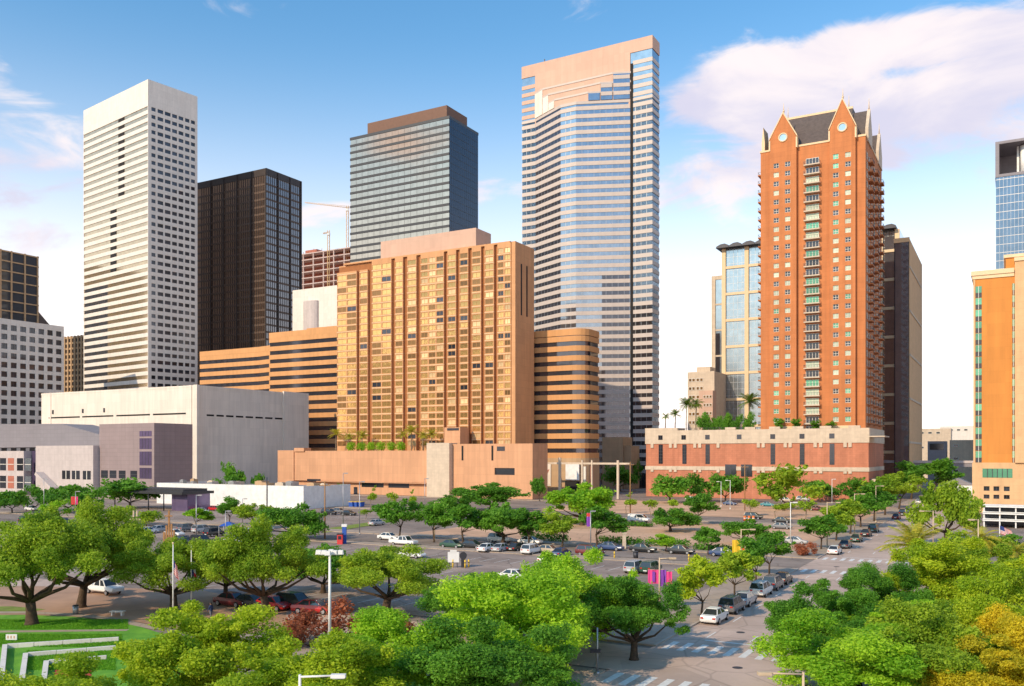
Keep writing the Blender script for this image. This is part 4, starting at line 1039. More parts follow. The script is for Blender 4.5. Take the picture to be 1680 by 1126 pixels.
m = MB(); m.box(xl - .02, Rx(1600), -.12, .1, zm, zt - 1.1); R.add(m, 'corner_pilaster', 'orange_cream')
nf = 15; fh = (zt - 3 - zm) / nf
for px0, px1 in ((1600.5, 1610.5), (1661, 1664.5)):
    x0_, x1_ = Rx(px0), Rx(px1)
    for k in range(nf):
        z = zm + fh * k
        m = MB(); m.box(x0_, x1_, -.10, .1, z + fh * .42, z + fh * .97, 0); m.box((x0_ + x1_) / 2 - .06, (x0_ + x1_) / 2 + .06, -.14, -.101, z + .05, z + fh - .05, 1)
        m.box(x0_, x1_, -.09, .1, z + .05, z + fh * .40, 2); R.add(m, 'window', ['pane_green', 'frame_white', 'frame_dark'])
cols = [(Rx(1614) + i * 5.65 * .55, 0) for i in range(3)]
m = MB()
hc = [(Rx(p) , Rx(p + 9.5)) for p in (1614, 1630, 1647)]
holewall(m, lambda x, d, z: (x, d - .5, z), xl - .3, 0.4, 0, zm, hc, [(zat(817, 259), zat(810.5, 259)), (zat(804.5, 259), zat(797, 259))], .5)
m.box(xl - .28, .38, .1, 26, 0, zm - .03); m.face([(xl - .3, -.5, 0), (xl - .3, 26, 0), (xl - .3, 26, zm), (xl - .3, -.5, zm)]); m.face([(xl - .3, -.5, zm), (.4, -.5, zm), (.4, 0.01, zm), (xl - .3, 0.01, zm)])
R.add(m, 'base', 'orange_cream')
me = window_mesh('window', hc[0][1] - hc[0][0], 1.25, 2, 1, .1, ('pane_dark', 'frame_dark'))
copies(me, 'window', R.root, [((a + b) / 2, -.08, (zat(z0, 259) + zat(z1, 259)) / 2) for a, b in hc for z0, z1 in ((817, 810.5), (804.5, 797))])
m = MB(); m.box(Rx(1612), Rx(1661), -.58, -.45, zat(783, 259), zat(768.5, 259), 0)
for k in range(1, 6): x = Rx(1612) + (Rx(1661) - Rx(1612)) * k / 6; m.box(x - .1, x + .1, -.63, -.581, zat(783, 259), zat(768.5, 259), 1)
R.add(m, 'long_window', ['pane_green', 'frame_dark'])
m = MB(); m.box(Rx(1614), .3, -.56, -.5, .2, zat(836, 259)); R.add(m, 'deck_glass', 'pane_dark')

pdk = thing('parking_deck', 'white open deck of thin slabs at the foot of the orange building', 'parking deck', atY(1612, 205), -TH)
for z in (1.5, 3.1, 4.7):
    m = MB(); m.box(0, 26, 0, 9, z, z + .28); m.part('deck_slab', 'metal_white', pdk)
    m = MB(); m.box(0, 26, -.08, -.01, z + .45, z + .6); m.part('deck_rail', 'metal_white', pdk)
me = MB().box(-.14, .14, .3, .58, 0, 4.7).mesh('deck_post', 'metal_white')
copies(me, 'deck_post', pdk, [(x, 0, 0) for x in np.arange(.3, 26, 3.2)])
m = MB(); m.box(0, 26, 7, 7.2, 0, 4.6); m.part('back_wall', 'pane_dark', pdk)

# ---- blue glass tower with an open frame top
U = Bld('blue_glass_tower', 'blue glass tower with an open concrete frame on top, at the right edge', 1760, 420.0)
xl = U.fx(1634); zt = zat(229, 432); zb_ = zat(288, 432)
m = MB(); m.box(xl, 0, 0, 30, 0, zb_); U.add(m, 'glass_wall', 'glass_blue')
m = MB()
for z in np.arange(4, zb_, 4.0): m.box(xl - .05, 0, -.12, .05, z - .14, z + .14)
for x in np.arange(xl + 1.6, 0, 1.6): m.box(x - .05, x + .05, -.10, .04, 0, zb_ - .2)
U.add(m, 'mullions', 'metal_grey', kind='stuff')
m = MB(); m.box(xl - .3, 0, -.3, 30, zb_, zb_ + 1.4); m.box(xl - .3, xl + 1.4, -.3, 30, zb_ + 1.4, zt); m.box(xl + 1.41, 0, -.3, 30, zt - 1.3, zt); m.box(xl + 1.41, 0, 22, 29.9, zb_ + 1.4, zt - 1.31)
U.add(m, 'roof_frame', 'grey_cladding')
m = MB(); m.box(xl + 9, xl + 10, 8, 9, zb_ + 1.4, zt - 1.3); m.tube((xl + 12, 6, zb_ + 2), (xl + 12, 6, zt - 2), 1.6, n=12); U.add(m, 'roof_turbine', 'metal_white')

# ---- far low buildings and the overpass at the end of the street
for (px, Y, p0, top, lab, mm, rows_) in ((1560, 620, 1505, 703, 'long low brown car park deck at the far end of the street', 'cream_stone', 3),
                                         (1600, 700, 1542, 699, 'distant cream block with rows of windows at the end of the street', 'white_concrete', 4),
                                         (1600, 470, 1558, 722, 'near cream flat block just above the overpass', 'cream_stone', 3)):
    b_ = Bld('distant_building', lab, px, Y); xl = b_.fx(p0); zt = b_.z(top)
    m = MB(); m.box(xl, 0, 0, 15, 0, zt); b_.add(m, 'wall', mm)
    me = window_mesh('window', 2.6, 1.5, 1, 1, .2, ('pane_dark', 'frame_white'))
    copies(me, 'window', b_.root, [(xl + 3 + 5.2 * i, -.15, zt - 3 - (zt - 4) / rows_ * j) for i in range(int((-xl - 3) / 5.2)) for j in range(rows_)])
b_ = Bld('distant_building', 'small dark grey glass block left of the near cream flat block', 1552, 460.0); xl = b_.fx(1522)
m = MB(); m.box(xl, 0, 0, 12, 0, b_.z(724)); b_.add(m, 'wall', 'grey_cladding')
m = MB(); m.box(xl + 1, -1, -.2, .1, b_.z(738), b_.z(728)); b_.add(m, 'window', 'pane_dark')
ov = thing('overpass', 'grey concrete overpass crossing the far end of the street', 'bridge', atY(1552, 405), -TH)
m = MB(); m.box(-28, 34, -5, 5, 11.2, 13.0); m.part('deck', 'grey_cladding', ov)
m = MB(); m.box(-28, 34, -5.3, -5.0, 12.9, 14.0); m.part('parapet', 'pale_wall', ov)
me = MB().box(-.8, .8, -2, 2, 0, 11.2).mesh('pier', 'grey_cladding')
copies(me, 'pier', ov, [(x, 0, 0) for x in (-25, 30)])
tw = thing('trailer_building', 'small white house with a grey roof beyond the bright street tree', 'building', atY(1571, 330), -TH)
m = MB(); m.box(-5, 5, 0, 8, 0, 5.5); m.part('wall', 'metal_white', tw)
m = MB(); m.prism_y([(-5.5, 5.5), (5.5, 5.5), (0, 8.0)], -.4, 8.4); m.part('roof', 'grey_cladding', tw)
for x in (-2.6, 1.2):
    m = MB(); m.box(x, x + 1.4, -.08, .02, 2, 4); m.part('window', 'pane_dark', tw)

# ---- unseen blocks added left of the view for the glass fronts to mirror
def block(x, y, w, d, h, m, gm):
    t = thing('unseen_block', '', '', (x, y, 0), -TH); del t['label']; del t['category']; t['kind'] = 'structure'
    MB().box(-w / 2, w / 2, -d / 2, d / 2, 0, h - 1).part('glass_wall', gm, t)
    me = MB().box(-w / 2 - .2, w / 2 + .2, -d / 2 - .2, d / 2 + .2, 0, 1.9).mesh('spandrel_band', m)
    copies(me, 'spandrel_band', t, [(0, 0, z) for z in np.arange(2.5, h, 4.2)])
for q in ((-640, 40, 60, 50, 165, 'brown_metal', 'glass_dark'), (-560, 170, 50, 45, 118, 'slate', 'glass_dark'), (-700, 260, 60, 60, 190, 'grey_cladding', 'glass_dark'),
          (-600, 380, 50, 50, 150, 'tan_stone', 'glass_dark'), (-720, 520, 70, 60, 175, 'brown_metal', 'glass_dark'), (-620, -90, 60, 50, 130, 'tan_stone', 'glass_dark'), (-600, -230, 70, 60, 150, 'grey_cladding', 'glass_dark')):
    block(*q)
# ================================================================== vegetation
leafmat('leaf_oak', (0.15, 0.30, 0.018), (0.52, 0.66, 0.045), 0.48)
leafmat('leaf_deep', (0.06, 0.21, 0.02), (0.22, 0.47, 0.04), 0.48)
leafmat('leaf_bright', (0.16, 0.41, 0.02), (0.52, 0.76, 0.04), 0.48)
leafmat('leaf_yellow', (0.25, 0.42, 0.016), (0.64, 0.72, 0.035), 0.48)
leafmat('leaf_gold', (0.44, 0.42, 0.02), (0.84, 0.66, 0.03), 0.48)
leafmat('leaf_red', (0.22, 0.07, 0.04), (0.55, 0.18, 0.08), 0.4)
leafmat('leaf_palm', (0.26, 0.32, 0.03), (0.65, 0.54, 0.06), 0.3)
leafmat('leaf_palm_dark', (0.08, 0.16, 0.02), (0.2, 0.28, 0.03), 0.3)
mat('bark', (0.085, 0.055, 0.035), 0.95, var=0.3, vscale=3, bump=0.8, bscale=10)
mat('bark_pale', (0.24, 0.18, 0.12), 0.95, var=0.25, vscale=3, bump=0.6, bscale=10)

def leaf_mesh(name, seed, clumps, nl, size, mname):
    # clumps: list of (centre, radius, squash); leaves are small pointed blades spread through them
    r = np.random.default_rng(seed)
    w = np.array([c[1] ** 2 for c in clumps]); w = w / w.sum()
    idx = r.choice(len(clumps), nl, p=w)
    C = np.array([c[0] for c in clumps])[idx]; R = np.array([c[1] for c in clumps])[idx]; Q = np.array([c[2] for c in clumps])[idx]
    d = r.normal(size=(nl, 3)); d /= np.linalg.norm(d, axis=1)[:, None]
    rad = R * (0.25 + 0.95 * r.random(nl) ** 0.7 + 0.35 * r.random(nl) ** 5)
    off = d * rad[:, None]; off[:, 2] *= Q
    p = C + off
    nrm = d * 0.55 + r.normal(size=(nl, 3)) * 0.75 + np.array([0, 0, 0.3]); nrm /= np.linalg.norm(nrm, axis=1)[:, None]
    t = np.cross(nrm, r.normal(size=(nl, 3))); t /= np.linalg.norm(t, axis=1)[:, None]
    b = np.cross(nrm, t)
    s = size * (0.5 + 1.1 * r.random(nl) ** 1.6)[:, None]
    v = np.stack([p - t * s * 0.55, p + b * s * 0.30, p + t * s * 0.55, p - b * s * 0.30], 1).reshape(-1, 3)
    me = bpy.data.meshes.new(name)
    me.vertices.add(nl * 4); me.vertices.foreach_set('co', v.astype(np.float32).ravel())
    me.loops.add(nl * 4); me.loops.foreach_set('vertex_index', np.arange(nl * 4, dtype=np.int32))
    me.polygons.add(nl); me.polygons.foreach_set('loop_start', np.arange(0, nl * 4, 4, dtype=np.int32))
    me.polygons.foreach_set('loop_total', np.full(nl, 4, dtype=np.int32))
    at = me.attributes.new('tint', 'FLOAT', 'POINT')
    ct = r.random(len(clumps))[idx] * 0.6 + r.random(nl) * 0.4
    at.data.foreach_set('value', np.repeat(ct, 4).astype(np.float32))
    me.materials.append(MATS[mname]); me.update(); me.validate()
    return me
def crown_clumps(seed, rx, rz, cz, n, rc, zmin=-0.35, jitter=0.26):
    r = random.Random(seed); out = []
    lob = [(r.random() * 2 * pi, r.uniform(0.75, 1.12)) for _ in range(5)]
    k = 0
    while len(out) < n:
        k += 1
        z = r.uniform(zmin, 1.0); a = r.random() * 2 * pi; h = sqrt(max(0, 1 - z * z))
        f = r.uniform(0.45, 1.0) * (1 + jitter * sin(2 * a + lob[0][0]) * lob[0][1] + jitter * 0.8 * sin(3 * a + lob[1][0]) + 0.1 * sin(5 * a + lob[2][0] + z * 3)); f = min(f, 1.02)
        c = (rx * h * cos(a) * f, rx * h * sin(a) * f, cz + rz * z * f)
        out.append((c, rc * r.choice((0.5, 0.65, 0.8, 1.0, 1.3)), r.uniform(0.55, 0.95)))
        if r.random() < 0.7:          # a sprig standing out of the outline
            q = 1 + rc * r.uniform(.45, .8) / rx
            out.append(((c[0] * q + r.uniform(-.3, .3), c[1] * q + r.uniform(-.3, .3), cz + (c[2] - cz) * q + r.uniform(-.2, .4)), rc * r.uniform(0.25, 0.45), r.uniform(0.7, 1.6)))
    return out
def trunk_mesh(name, seed, clumps, hb, r0, m, nl=7, base_flare=1.5):
    r = random.Random(seed); mb = MB()
    lean = (r.uniform(-.3, .3), r.uniform(-.3, .3))
    top = (lean[0], lean[1], hb)
    mb.path([(0, 0, -0.15), (0, 0, 0.25), (lean[0] * .4, lean[1] * .4, hb * .5), top], [r0 * base_flare, r0 * 1.1, r0 * .88, r0 * .8], 9)
    pick = sorted(clumps, key=lambda c: c[0][2])[: max(nl * 3, 8)]; r.shuffle(pick)
    for c in pick[:nl]:
        e = Vector(c[0]); s = Vector(top); mid = s.lerp(e, 0.5) + Vector((r.uniform(-.4, .4), r.uniform(-.4, .4), -0.25 * (e - s).length * .4))
        mb.path([s - Vector((0, 0, .2)), s.lerp(mid, .5) + Vector((0, 0, -.05)), mid, mid.lerp(e, .6), e], [r0 * .55, r0 * .42, r0 * .30, r0 * .2, r0 * .08], 6)
    return mb.mesh(name, m)
PROTO = {}
def proto(kind, i, rx, rz, cz, ncl, rc, nleaf, ls, hb, tr, nl, bark='bark', zmin=-.35):
    cl = crown_clumps(100 * i + len(PROTO) * 7 + 3, rx, rz, cz, ncl, rc, zmin)
    PROTO.setdefault(kind, []).append((leaf_mesh('crown', 50 + len(PROTO) * 11 + i, cl, nleaf, ls, 'leaf_oak'),
        trunk_mesh('trunk', i + 5, cl, hb, tr, bark, nl), rx * 2 * 0.86 + rc * .5, cz + rz * .88 + rc * .3))
for i in range(3): proto('oak', i, 5.4, 3.7, 5.3, 95, 0.95, 66000, 0.19, 2.2, 0.42, 9, 'bark', -.5)
for i in range(4): proto('dome', i, 5.0, 4.4, 4.4, 120, 0.95, 88000, 0.19, 1.6, 0.36, 9, 'bark', -.8)
for i in range(3): proto('oakmid', i, 5.4, 4.1, 5.2, 70, 1.25, 12000, 0.46, 2.0, 0.38, 7, 'bark', -.6)
for i in range(3): proto('round', i, 3.2, 2.9, 5.4, 42, 0.9, 6500, 0.40, 2.8, 0.15, 6, 'bark', -.6)
for i in range(2): proto('far', i, 4.4, 3.2, 4.2, 26, 1.6, 2400, 0.66, 1.5, 0.2, 4, 'bark', -.75)
for i in range(2): proto('sapling', i, 1.2, 1.6, 3.2, 10, 0.75, 700, 0.40, 1.8, 0.07, 3, 'bark_pale', -.7)
for i in range(1): proto('column', i, 0.8, 2.6, 3.0, 14, 0.7, 900, 0.40, 0.5, 0.1, 3, 'bark', -.95)
for i in range(2): proto('shrub', i, 1.3, 0.9, 0.9, 16, 0.5, 4200, 0.13, 0.3, 0.06, 3, 'bark', -.6)
trc = random.Random(5); tcount = {}
def tree(kind, px, Y, wpx, top, leaf, label, group=None, name=None, z0=0.0, cat='tree', hmin=None, pos=None):
    n = tcount.get(kind, 0); tcount[kind] = n + 1
    crown, trunk, w0, h0 = PROTO[kind][n % len(PROTO[kind])]
    p = pos if pos else atY(px, Y, z0)
    t = thing(name or {'oak': 'oak_tree', 'dome': 'leafy_tree', 'oakmid': 'oak_tree', 'round': 'street_tree', 'far': 'tree', 'sapling': 'young_tree', 'column': 'column_tree', 'shrub': 'shrub'}[kind], label, cat, p, trc.random() * 2 * pi, group)
    w = wpx / FPX * p[1] * (1.0 if kind in ('dome', 'shrub', 'column') else .90); h = zat(top, p[1]) - p[2]
    if hmin: h = max(h, hmin)
    t.scale = (w / w0, w / w0, h / h0)
    c = obj('crown', crown, t); setmat(c, 0, leaf)
    obj('trunk', trunk, t)
    t.rotation_euler = (trc.uniform(-.05, .05), trc.uniform(-.05, .05), t.rotation_euler[2])
    return t
def Yb(py): return FPX * CAMZ / (py - HY)
# foreground park
tree('oak', 52, 88, 240, 853, 'leaf_oak', 'broad oak with a thick short trunk on the lawn, leftmost in the park')
tree('oak', 133, 98, 190, 838, 'leaf_oak', 'oak on the brown plaza just right of the leftmost lawn oak')
tree('oak', 285, 96, 172, 882, 'leaf_oak', 'oak with a low forked trunk behind the two flag poles')
tree('oak', 370, 104, 110, 892, 'leaf_deep', 'dark oak between the flag poles and the oak by the red cars')
tree('oak', 437, 93, 185, 862, 'leaf_oak', 'tall oak standing before the red cars')
tree('oakmid', 530, 108, 130, 895, 'leaf_deep', 'dark oak behind the tall white light mast')
tree('oak', 632, 94, 200, 898, 'leaf_oak', 'spreading oak with several thin stems behind the red leaved shrubs')
tree('dome', 330, 60, 225, 996, 'leaf_yellow', 'yellow green tree at the front, below the flag poles')
tree('dome', 80, 50, 230, 1096, 'leaf_yellow', 'low yellow tree at the bottom left corner')
tree('dome', 520, 53, 250, 1060, 'leaf_yellow', 'yellow green treetop at the bottom edge under the light mast')
tree('dome', 648, 61, 215, 1008, 'leaf_bright', 'fresh green tree at the front right of the light mast')
tree('dome', 778, 84, 150, 943, 'leaf_deep', 'dark treetop beyond the big centre trees, beside the asphalt lot')
tree('dome', 850, 68, 255, 938, 'leaf_bright', 'biggest bright green tree at the front centre')
tree('oak', 1040, 73, 172, 955, 'leaf_deep', 'green tree overhanging the crosswalk at the centre')
tree('dome', 940, 78, 175, 914, 'leaf_bright', 'bright treetop between the biggest tree and the pink banner')
tree('dome', 800, 57, 240, 1020, 'leaf_deep', 'green tree at the bottom edge below the biggest bright tree')
for px, Y, w, top, lf, lab in (
    (1348, 74, 150, 956, 'leaf_deep', 'dark green tree leaning over the street edge on the right'),
    (1437, 88, 120, 928, 'leaf_deep', 'round dark treetop beside the far crosswalk on the right'),
    (1560, 92, 190, 893, 'leaf_yellow', 'bright yellow green tree in front of the palm on the right'),
    (1655, 100, 130, 895, 'leaf_oak', 'green treetop at the right edge below the flag'),
    (1475, 72, 190, 985, 'leaf_bright', 'mid green tree in the middle of the right hand grove'),
    (1405, 60, 245, 1018, 'leaf_bright', 'bright green tree at the bottom, by the near lamp arm'),
    (1530, 60, 210, 1000, 'leaf_oak', 'green tree at the bottom of the right hand grove'),
    (1640, 66, 150, 950, 'leaf_yellow', 'yellow tree high on the right edge of the grove'),
    (1620, 56, 190, 1050, 'leaf_gold', 'golden leaved tree at the bottom right'),
    (1690, 60, 150, 1000, 'leaf_gold', 'golden tree cut by the right edge')):
    tree('dome', px, Y, w, top, lf, lab)
tree('oakmid', 1595, 125, 110, 868, 'leaf_oak', 'dull green tree before the white decks of the orange building')
tree('oakmid', 1665, 130, 110, 880, 'leaf_deep', 'dark green tree at the right edge before the white decks')
tree('oakmid', 1552, 165, 92, 788, 'leaf_oak', 'tall olive green tree on the right pavement before the orange building')
# street trees along the left pavement of the street
ST = 'street trees along the left kerb'
for px, by, w, top, lf, lab in (
    (1150, 1018, 88, 922, 'leaf_yellow', 'yellowing street tree at the corner beside the pink banner'),
    (1205, 985, 76, 905, 'leaf_oak', 'street tree above the dark jeep like car'),
    (1240, 962, 70, 888, 'leaf_deep', 'street tree above the white sport utility car'),
    (1262, 948, 76, 878, 'leaf_deep', 'dark street tree beside the yellow and orange banners'),
    (1347, 902, 66, 846, 'leaf_deep', 'first small street tree past the far crosswalk'),
    (1372, 888, 66, 834, 'leaf_oak', 'second street tree past the far crosswalk'),
    (1395, 877, 66, 824, 'leaf_oak', 'third street tree past the far crosswalk'),
    (1412, 866, 68, 812, 'leaf_deep', 'fourth street tree past the far crosswalk'),
    (1434, 856, 70, 796, 'leaf_deep', 'taller dark street tree midway down the street'),
    (1452, 846, 72, 784, 'leaf_oak', 'light green street tree before the podium corner'),
    (1475, 836, 64, 778, 'leaf_oak', 'street tree nearest the far dark grove'),
    (1495, 820, 70, 762, 'leaf_deep', 'dark tree closing the street on the left'),
    (1535, 815, 80, 758, 'leaf_deep', 'dark tree at the far end of the street under the overpass')):
    tree('round', px, Yb(by), w, top, lf, lab, ST)
# row across the middle, along the side street
MR = 'trees along the side street'
for px, by, w, top, lf, lab, kd in (
    (655, 886, 72, 822, 'leaf_deep', 'dark bushy tree at the left end of the middle row, by the white pickup', 'round'),
    (712, 890, 62, 828, 'leaf_deep', 'tree left of the red banner lamp', 'round'),
    (760, 893, 82, 832, 'leaf_deep', 'tree right of the red banner lamp', 'round'),
    (825, 893, 92, 822, 'leaf_deep', 'broad tree above the black and white parked cars', 'oakmid'),
    (868, 895, 66, 838, 'leaf_deep', 'small tree above the parked white wagon', 'round'),
    (922, 899, 76, 845, 'leaf_oak', 'light green tree above the pale parked coupe', 'round'),
    (980, 897, 84, 836, 'leaf_deep', 'thin stemmed tree beside the purple banner', 'round'),
    (1162, 910, 52, 866, 'leaf_deep', 'small tree between the two black saloons and the blue car', 'round'),
    (1092, 905, 44, 878, 'leaf_bright', 'tiny round tree in front of the dirt lot', 'round')):
    tree(kd, px, Yb(by), w, top, lf, lab, MR)
tree('oakmid', 955, Yb(862), 108, 795, 'leaf_bright', 'vivid green tree left of the white van')
tree('oakmid', 1100, Yb(872), 78, 833, 'leaf_deep', 'dark wide tree in the dirt lot right of the white van')
tree('round', 1145, Yb(862), 54, 812, 'leaf_deep', 'slim dark tree on the dirt lot near the podium')
tree('shrub', 1120, Yb(862), 34, 836, 'leaf_oak', 'low shrub beside the slim dark tree on the dirt lot', cat='shrub')
tree('oakmid', 1222, Yb(893), 74, 850, 'leaf_deep', 'low dark tree behind the yellow and orange banners')
# before the hotel and the podium
tree('oakmid', 805, Yb(838), 108, 794, 'leaf_deep', 'dark wide tree before the hotel podium wall')
tree('oakmid', 745, Yb(850), 70, 812, 'leaf_deep', 'dark tree left of the wide tree before the hotel podium')
tree('oakmid', 480, Yb(886), 100, 824, 'leaf_deep', 'dense dark round tree behind the low white building corner')
tree('round', 412, Yb(868), 56, 828, 'leaf_oak', 'lighter tree left of the dense dark round tree')
tree('round', 376, Yb(862), 44, 818, 'leaf_deep', 'slim tree before the low white building')
tree('round', 322, Yb(866), 52, 836, 'leaf_bright', 'small bright tree among the cars left of the low white building')
for px, by, w, top, lf, lab in (
    (1098, 826, 74, 776, 'leaf_deep', 'first dark tree along the brick podium from the left'),
    (1140, 824, 46, 782, 'leaf_deep', 'dark tree in the first gap along the brick podium'),
    (1190, 824, 70, 774, 'leaf_deep', 'dark tree under the garage windows of the podium'),
    (1286, 838, 108, 770, 'leaf_oak', 'big oak with a visible trunk before the brick podium'),
    (1345, 824, 64, 786, 'leaf_deep', 'dark tree right of the big podium oak'),
    (1402, 826, 60, 788, 'leaf_deep', 'dark tree by the right corner of the brick podium'),
    (1017, 806, 60, 762, 'leaf_deep', 'dark tree in the gap between rounded office and brick podium'),
    (1040, 802, 40, 758, 'leaf_deep', 'dark tree hugging the left edge of the brick podium'),
    (885, 822, 26, 780, 'leaf_deep', 'small tree at the right end of the hotel wall'),
    (1470, 800, 50, 752, 'leaf_deep', 'dark tree at the foot of the tan slab tower')):
    tree('far', px, Yb(by), w, top, lf, lab, 'trees before the office blocks')
# left middle
for px, by, w, top, lf, lab in (
    (20, 842, 60, 802, 'leaf_deep', 'dark tree before the office wing at the left edge'),
    (60, 838, 46, 800, 'leaf_deep', 'dark tree before the glass stair'),
    (112, 842, 84, 792, 'leaf_deep', 'broad tree before the pale block of the grey building'),
    (150, 848, 60, 806, 'leaf_deep', 'tree just right of the left red banner'),
    (214, 834, 100, 782, 'leaf_deep', 'large dark tree before the purple window column'),
    (92, 856, 46, 824, 'leaf_bright', 'small bright tree before the black parked cars'),
    (140, 858, 36, 832, 'leaf_bright', 'little bright tree right of the black parked cars'),
    (205, 862, 50, 834, 'leaf_oak', 'low tree left of the black canopy'),
    (240, 864, 50, 836, 'leaf_oak', 'low tree in front of the black canopy'),
    (376, 803, 48, 766, 'leaf_deep', 'dark tree before the cream box wall, left of two'),
    (422, 800, 26, 774, 'leaf_deep', 'small dark tree before the cream box wall, right of two')):
    tree('far', px, Yb(by) if by > 815 else 312, w, top, lf, lab, 'trees at the left middle distance')
# young planted trees
for px, by, w, top, lab in ((608, 836, 16, 801, 'sapling before the hotel wall, left of three'), (642, 838, 16, 804, 'sapling before the hotel wall, middle of three'), (672, 838, 15, 807, 'sapling before the hotel wall, right of three'),
    (600, 852, 18, 834, 'short tree on the grass verge by the blue bins'), (1027, 842, 24, 812, 'reddish sapling beyond the white van'), (1068, 848, 20, 816, 'sapling on the lot behind the white van'), (1104, 846, 20, 812, 'slender sapling right of the white van'),
    (1232, 846, 28, 816, 'young tree above the dark parked pickup'), (1272, 850, 28, 820, 'young tree on the lot left of the big podium oak lamp'), (1322, 852, 30, 818, 'young tree on the lot before the podium corner'), (1298, 846, 24, 818, 'young tree nearest the big podium oak')):
    tree('sapling', px, Yb(by), w, top, 'leaf_oak', lab, 'young planted trees')
for px, lab in ((531, 'narrow dark evergreen by the hotel side door'), (558, 'narrow dark evergreen right of the hotel side door')):
    tree('column', px, 368, 11, 792, 'leaf_deep', lab, 'column trees')
# red leaved shrubs in the park
for px, by, w, top, lab in ((510, 1062, 95, 1000, 'red leaved shrub at the foot of the light mast, left side'), (575, 1056, 110, 992, 'widest red leaved shrub, right of the light mast'), (640, 1052, 70, 1004, 'red leaved shrub under the many stemmed oak')):
    tree('shrub', px, Yb(by), w, top, 'leaf_red', lab, 'red leaved shrubs', cat='shrub')
tree('shrub', 1325, Yb(912), 40, 890, 'leaf_red', 'brown red shrub at the far street corner', cat='shrub')
tree('shrub', 478, Yb(1048), 46, 1030, 'leaf_deep', 'low green shrub beside the red leaved shrubs', cat='shrub')
# short grass on the lawn, blade by blade
def grass(px_rng, py_rng, n, seed):
    r = np.random.default_rng(seed); px = r.uniform(*px_rng, n); Y0, Y1 = Yb(py_rng[1]), Yb(py_rng[0]); Y = r.uniform(Y0, Y1, n)
    X = (px - CX) / FPX * Y; ok = np.ones(n, bool)
    h = r.uniform(.05, .16, n); a = r.uniform(0, 2 * pi, n); w = .035
    v = np.stack([np.stack([X - w * np.cos(a), Y - w * np.sin(a), 0 * X + .01], 1), np.stack([X + w * np.cos(a), Y + w * np.sin(a), 0 * X + .01], 1), np.stack([X + r.normal(0, .05, n), Y + r.normal(0, .05, n), h], 1)], 1).reshape(-1, 3)
    me = bpy.data.meshes.new('grass'); me.vertices.add(n * 3); me.vertices.foreach_set('co', v.astype(np.float32).ravel()); me.loops.add(n * 3); me.loops.foreach_set('vertex_index', np.arange(n * 3, dtype=np.int32))
    me.polygons.add(n); me.polygons.foreach_set('loop_start', np.arange(0, n * 3, 3, dtype=np.int32)); me.polygons.foreach_set('loop_total', np.full(n, 3, dtype=np.int32))
    at = me.attributes.new('tint', 'FLOAT', 'POINT'); at.data.foreach_set('value', np.repeat(r.random(n), 3).astype(np.float32))
    me.materials.append(MATS['leaf_grass']); me.update(); me.validate(); o = obj('grass', me, kind='stuff')
leafmat('leaf_grass', (0.09, 0.30, 0.015), (0.24, 0.52, 0.03), 0.4)
grass((-60, 210), (1017, 1033), 26000, 1); grass((-20, 200), (1041, 1062), 22000, 2); grass((44, 190), (1068, 1100), 14000, 3); grass((480, 600), (1042, 1085), 14000, 4)
# hedges
def hedge(px0, px1, by, hgt, label, dep=1.6):
    Y = Yb(by); p0, p1 = ground(px0, by), None
    L = -1; C = ground(px0, by); L = span(C, GU, px1)
    r = random.Random(int(px0)); cl = [((L * (k + .5) / max(6, int(L / .8)), r.uniform(-.2, .2), hgt * .55), hgt * .62, 0.8) for k in range(max(6, int(L / .8)))]
    t = thing('hedge', label, 'hedge', C, -TH, 'clipped hedges round the dirt lot')
    me = leaf_mesh('foliage', int(px0), cl, int(260 * L / 2.5 + 400), 0.34, 'leaf_deep'); obj('foliage', me, t, kind='stuff')
    m = MB()
    for k in range(0, max(2, int(L / 2))): m.tube((k * 2 + .8, 0, 0), (k * 2 + .8, 0, hgt * .5), .05, n=5)
    m.part('stems', 'bark', t, kind='stuff')
hedge(985, 1052, 892, 1.4, 'dark hedge strip left of the sign post on the dirt lot')
hedge(1062, 1130, 895, 1.4, 'dark hedge strip right of the sign post on the dirt lot')
hedge(858, 930, 886, 1.5, 'hedge under the middle row trees')
hedge(1000, 1070, 862, 1.0, 'hedge in front of the white van')
hedge(1140, 1210, 903, 1.2, 'hedge strip behind the blue parked car')
# palms
def palm_mesh(seed, n, L, droop):
    r = random.Random(seed); v, f = [], []
    mb = MB()
    for k in range(n):
        a = 2 * pi * k / n * 2.4 + r.random(); el = r.uniform(-0.3, 1.25); ln = L * r.uniform(.8, 1.1)
        pts = []; p = Vector((0, 0, 0)); e = el
        for j in range(7):
            pts.append(p.copy()); st = ln / 6
            p = p + Vector((cos(a) * cos(e), sin(a) * cos(e), sin(e))) * st; e -= droop * (0.5 + j * .12)
        for j in range(6):
            d = (pts[j + 1] - pts[j]).normalized(); s = d.cross(Vector((0, 0, 1))).normalized(); u = s.cross(d)
            for q in range(3):
                base = pts[j].lerp(pts[j + 1], q / 3)
                w = L * .24 * sin(pi * min(0.97, (j + q / 3 + .6) / 6.3)) + .05
                for sg in (-1, 1):
                    tip = base + s * sg * w + d * w * .75 - Vector((0, 0, w * .35))
                    mb.face([base, base + d * .10 * L / 2.4, tip])
            mb.tube(pts[j], pts[j + 1], .03, .02, 4)
    return mb
PALMM = [palm_mesh(3, 30, 2.6, .22).mesh('crown', 'leaf_palm'), palm_mesh(8, 22, 2.2, .28).mesh('crown', 'leaf_palm')]
for me in PALMM:
    at = me.attributes.new('tint', 'FLOAT', 'POINT'); rr = np.random.default_rng(3); nf = len(me.vertices)
    at.data.foreach_set('value', np.repeat(rr.random(nf // 3 + 1), 3)[:nf].astype(np.float32))
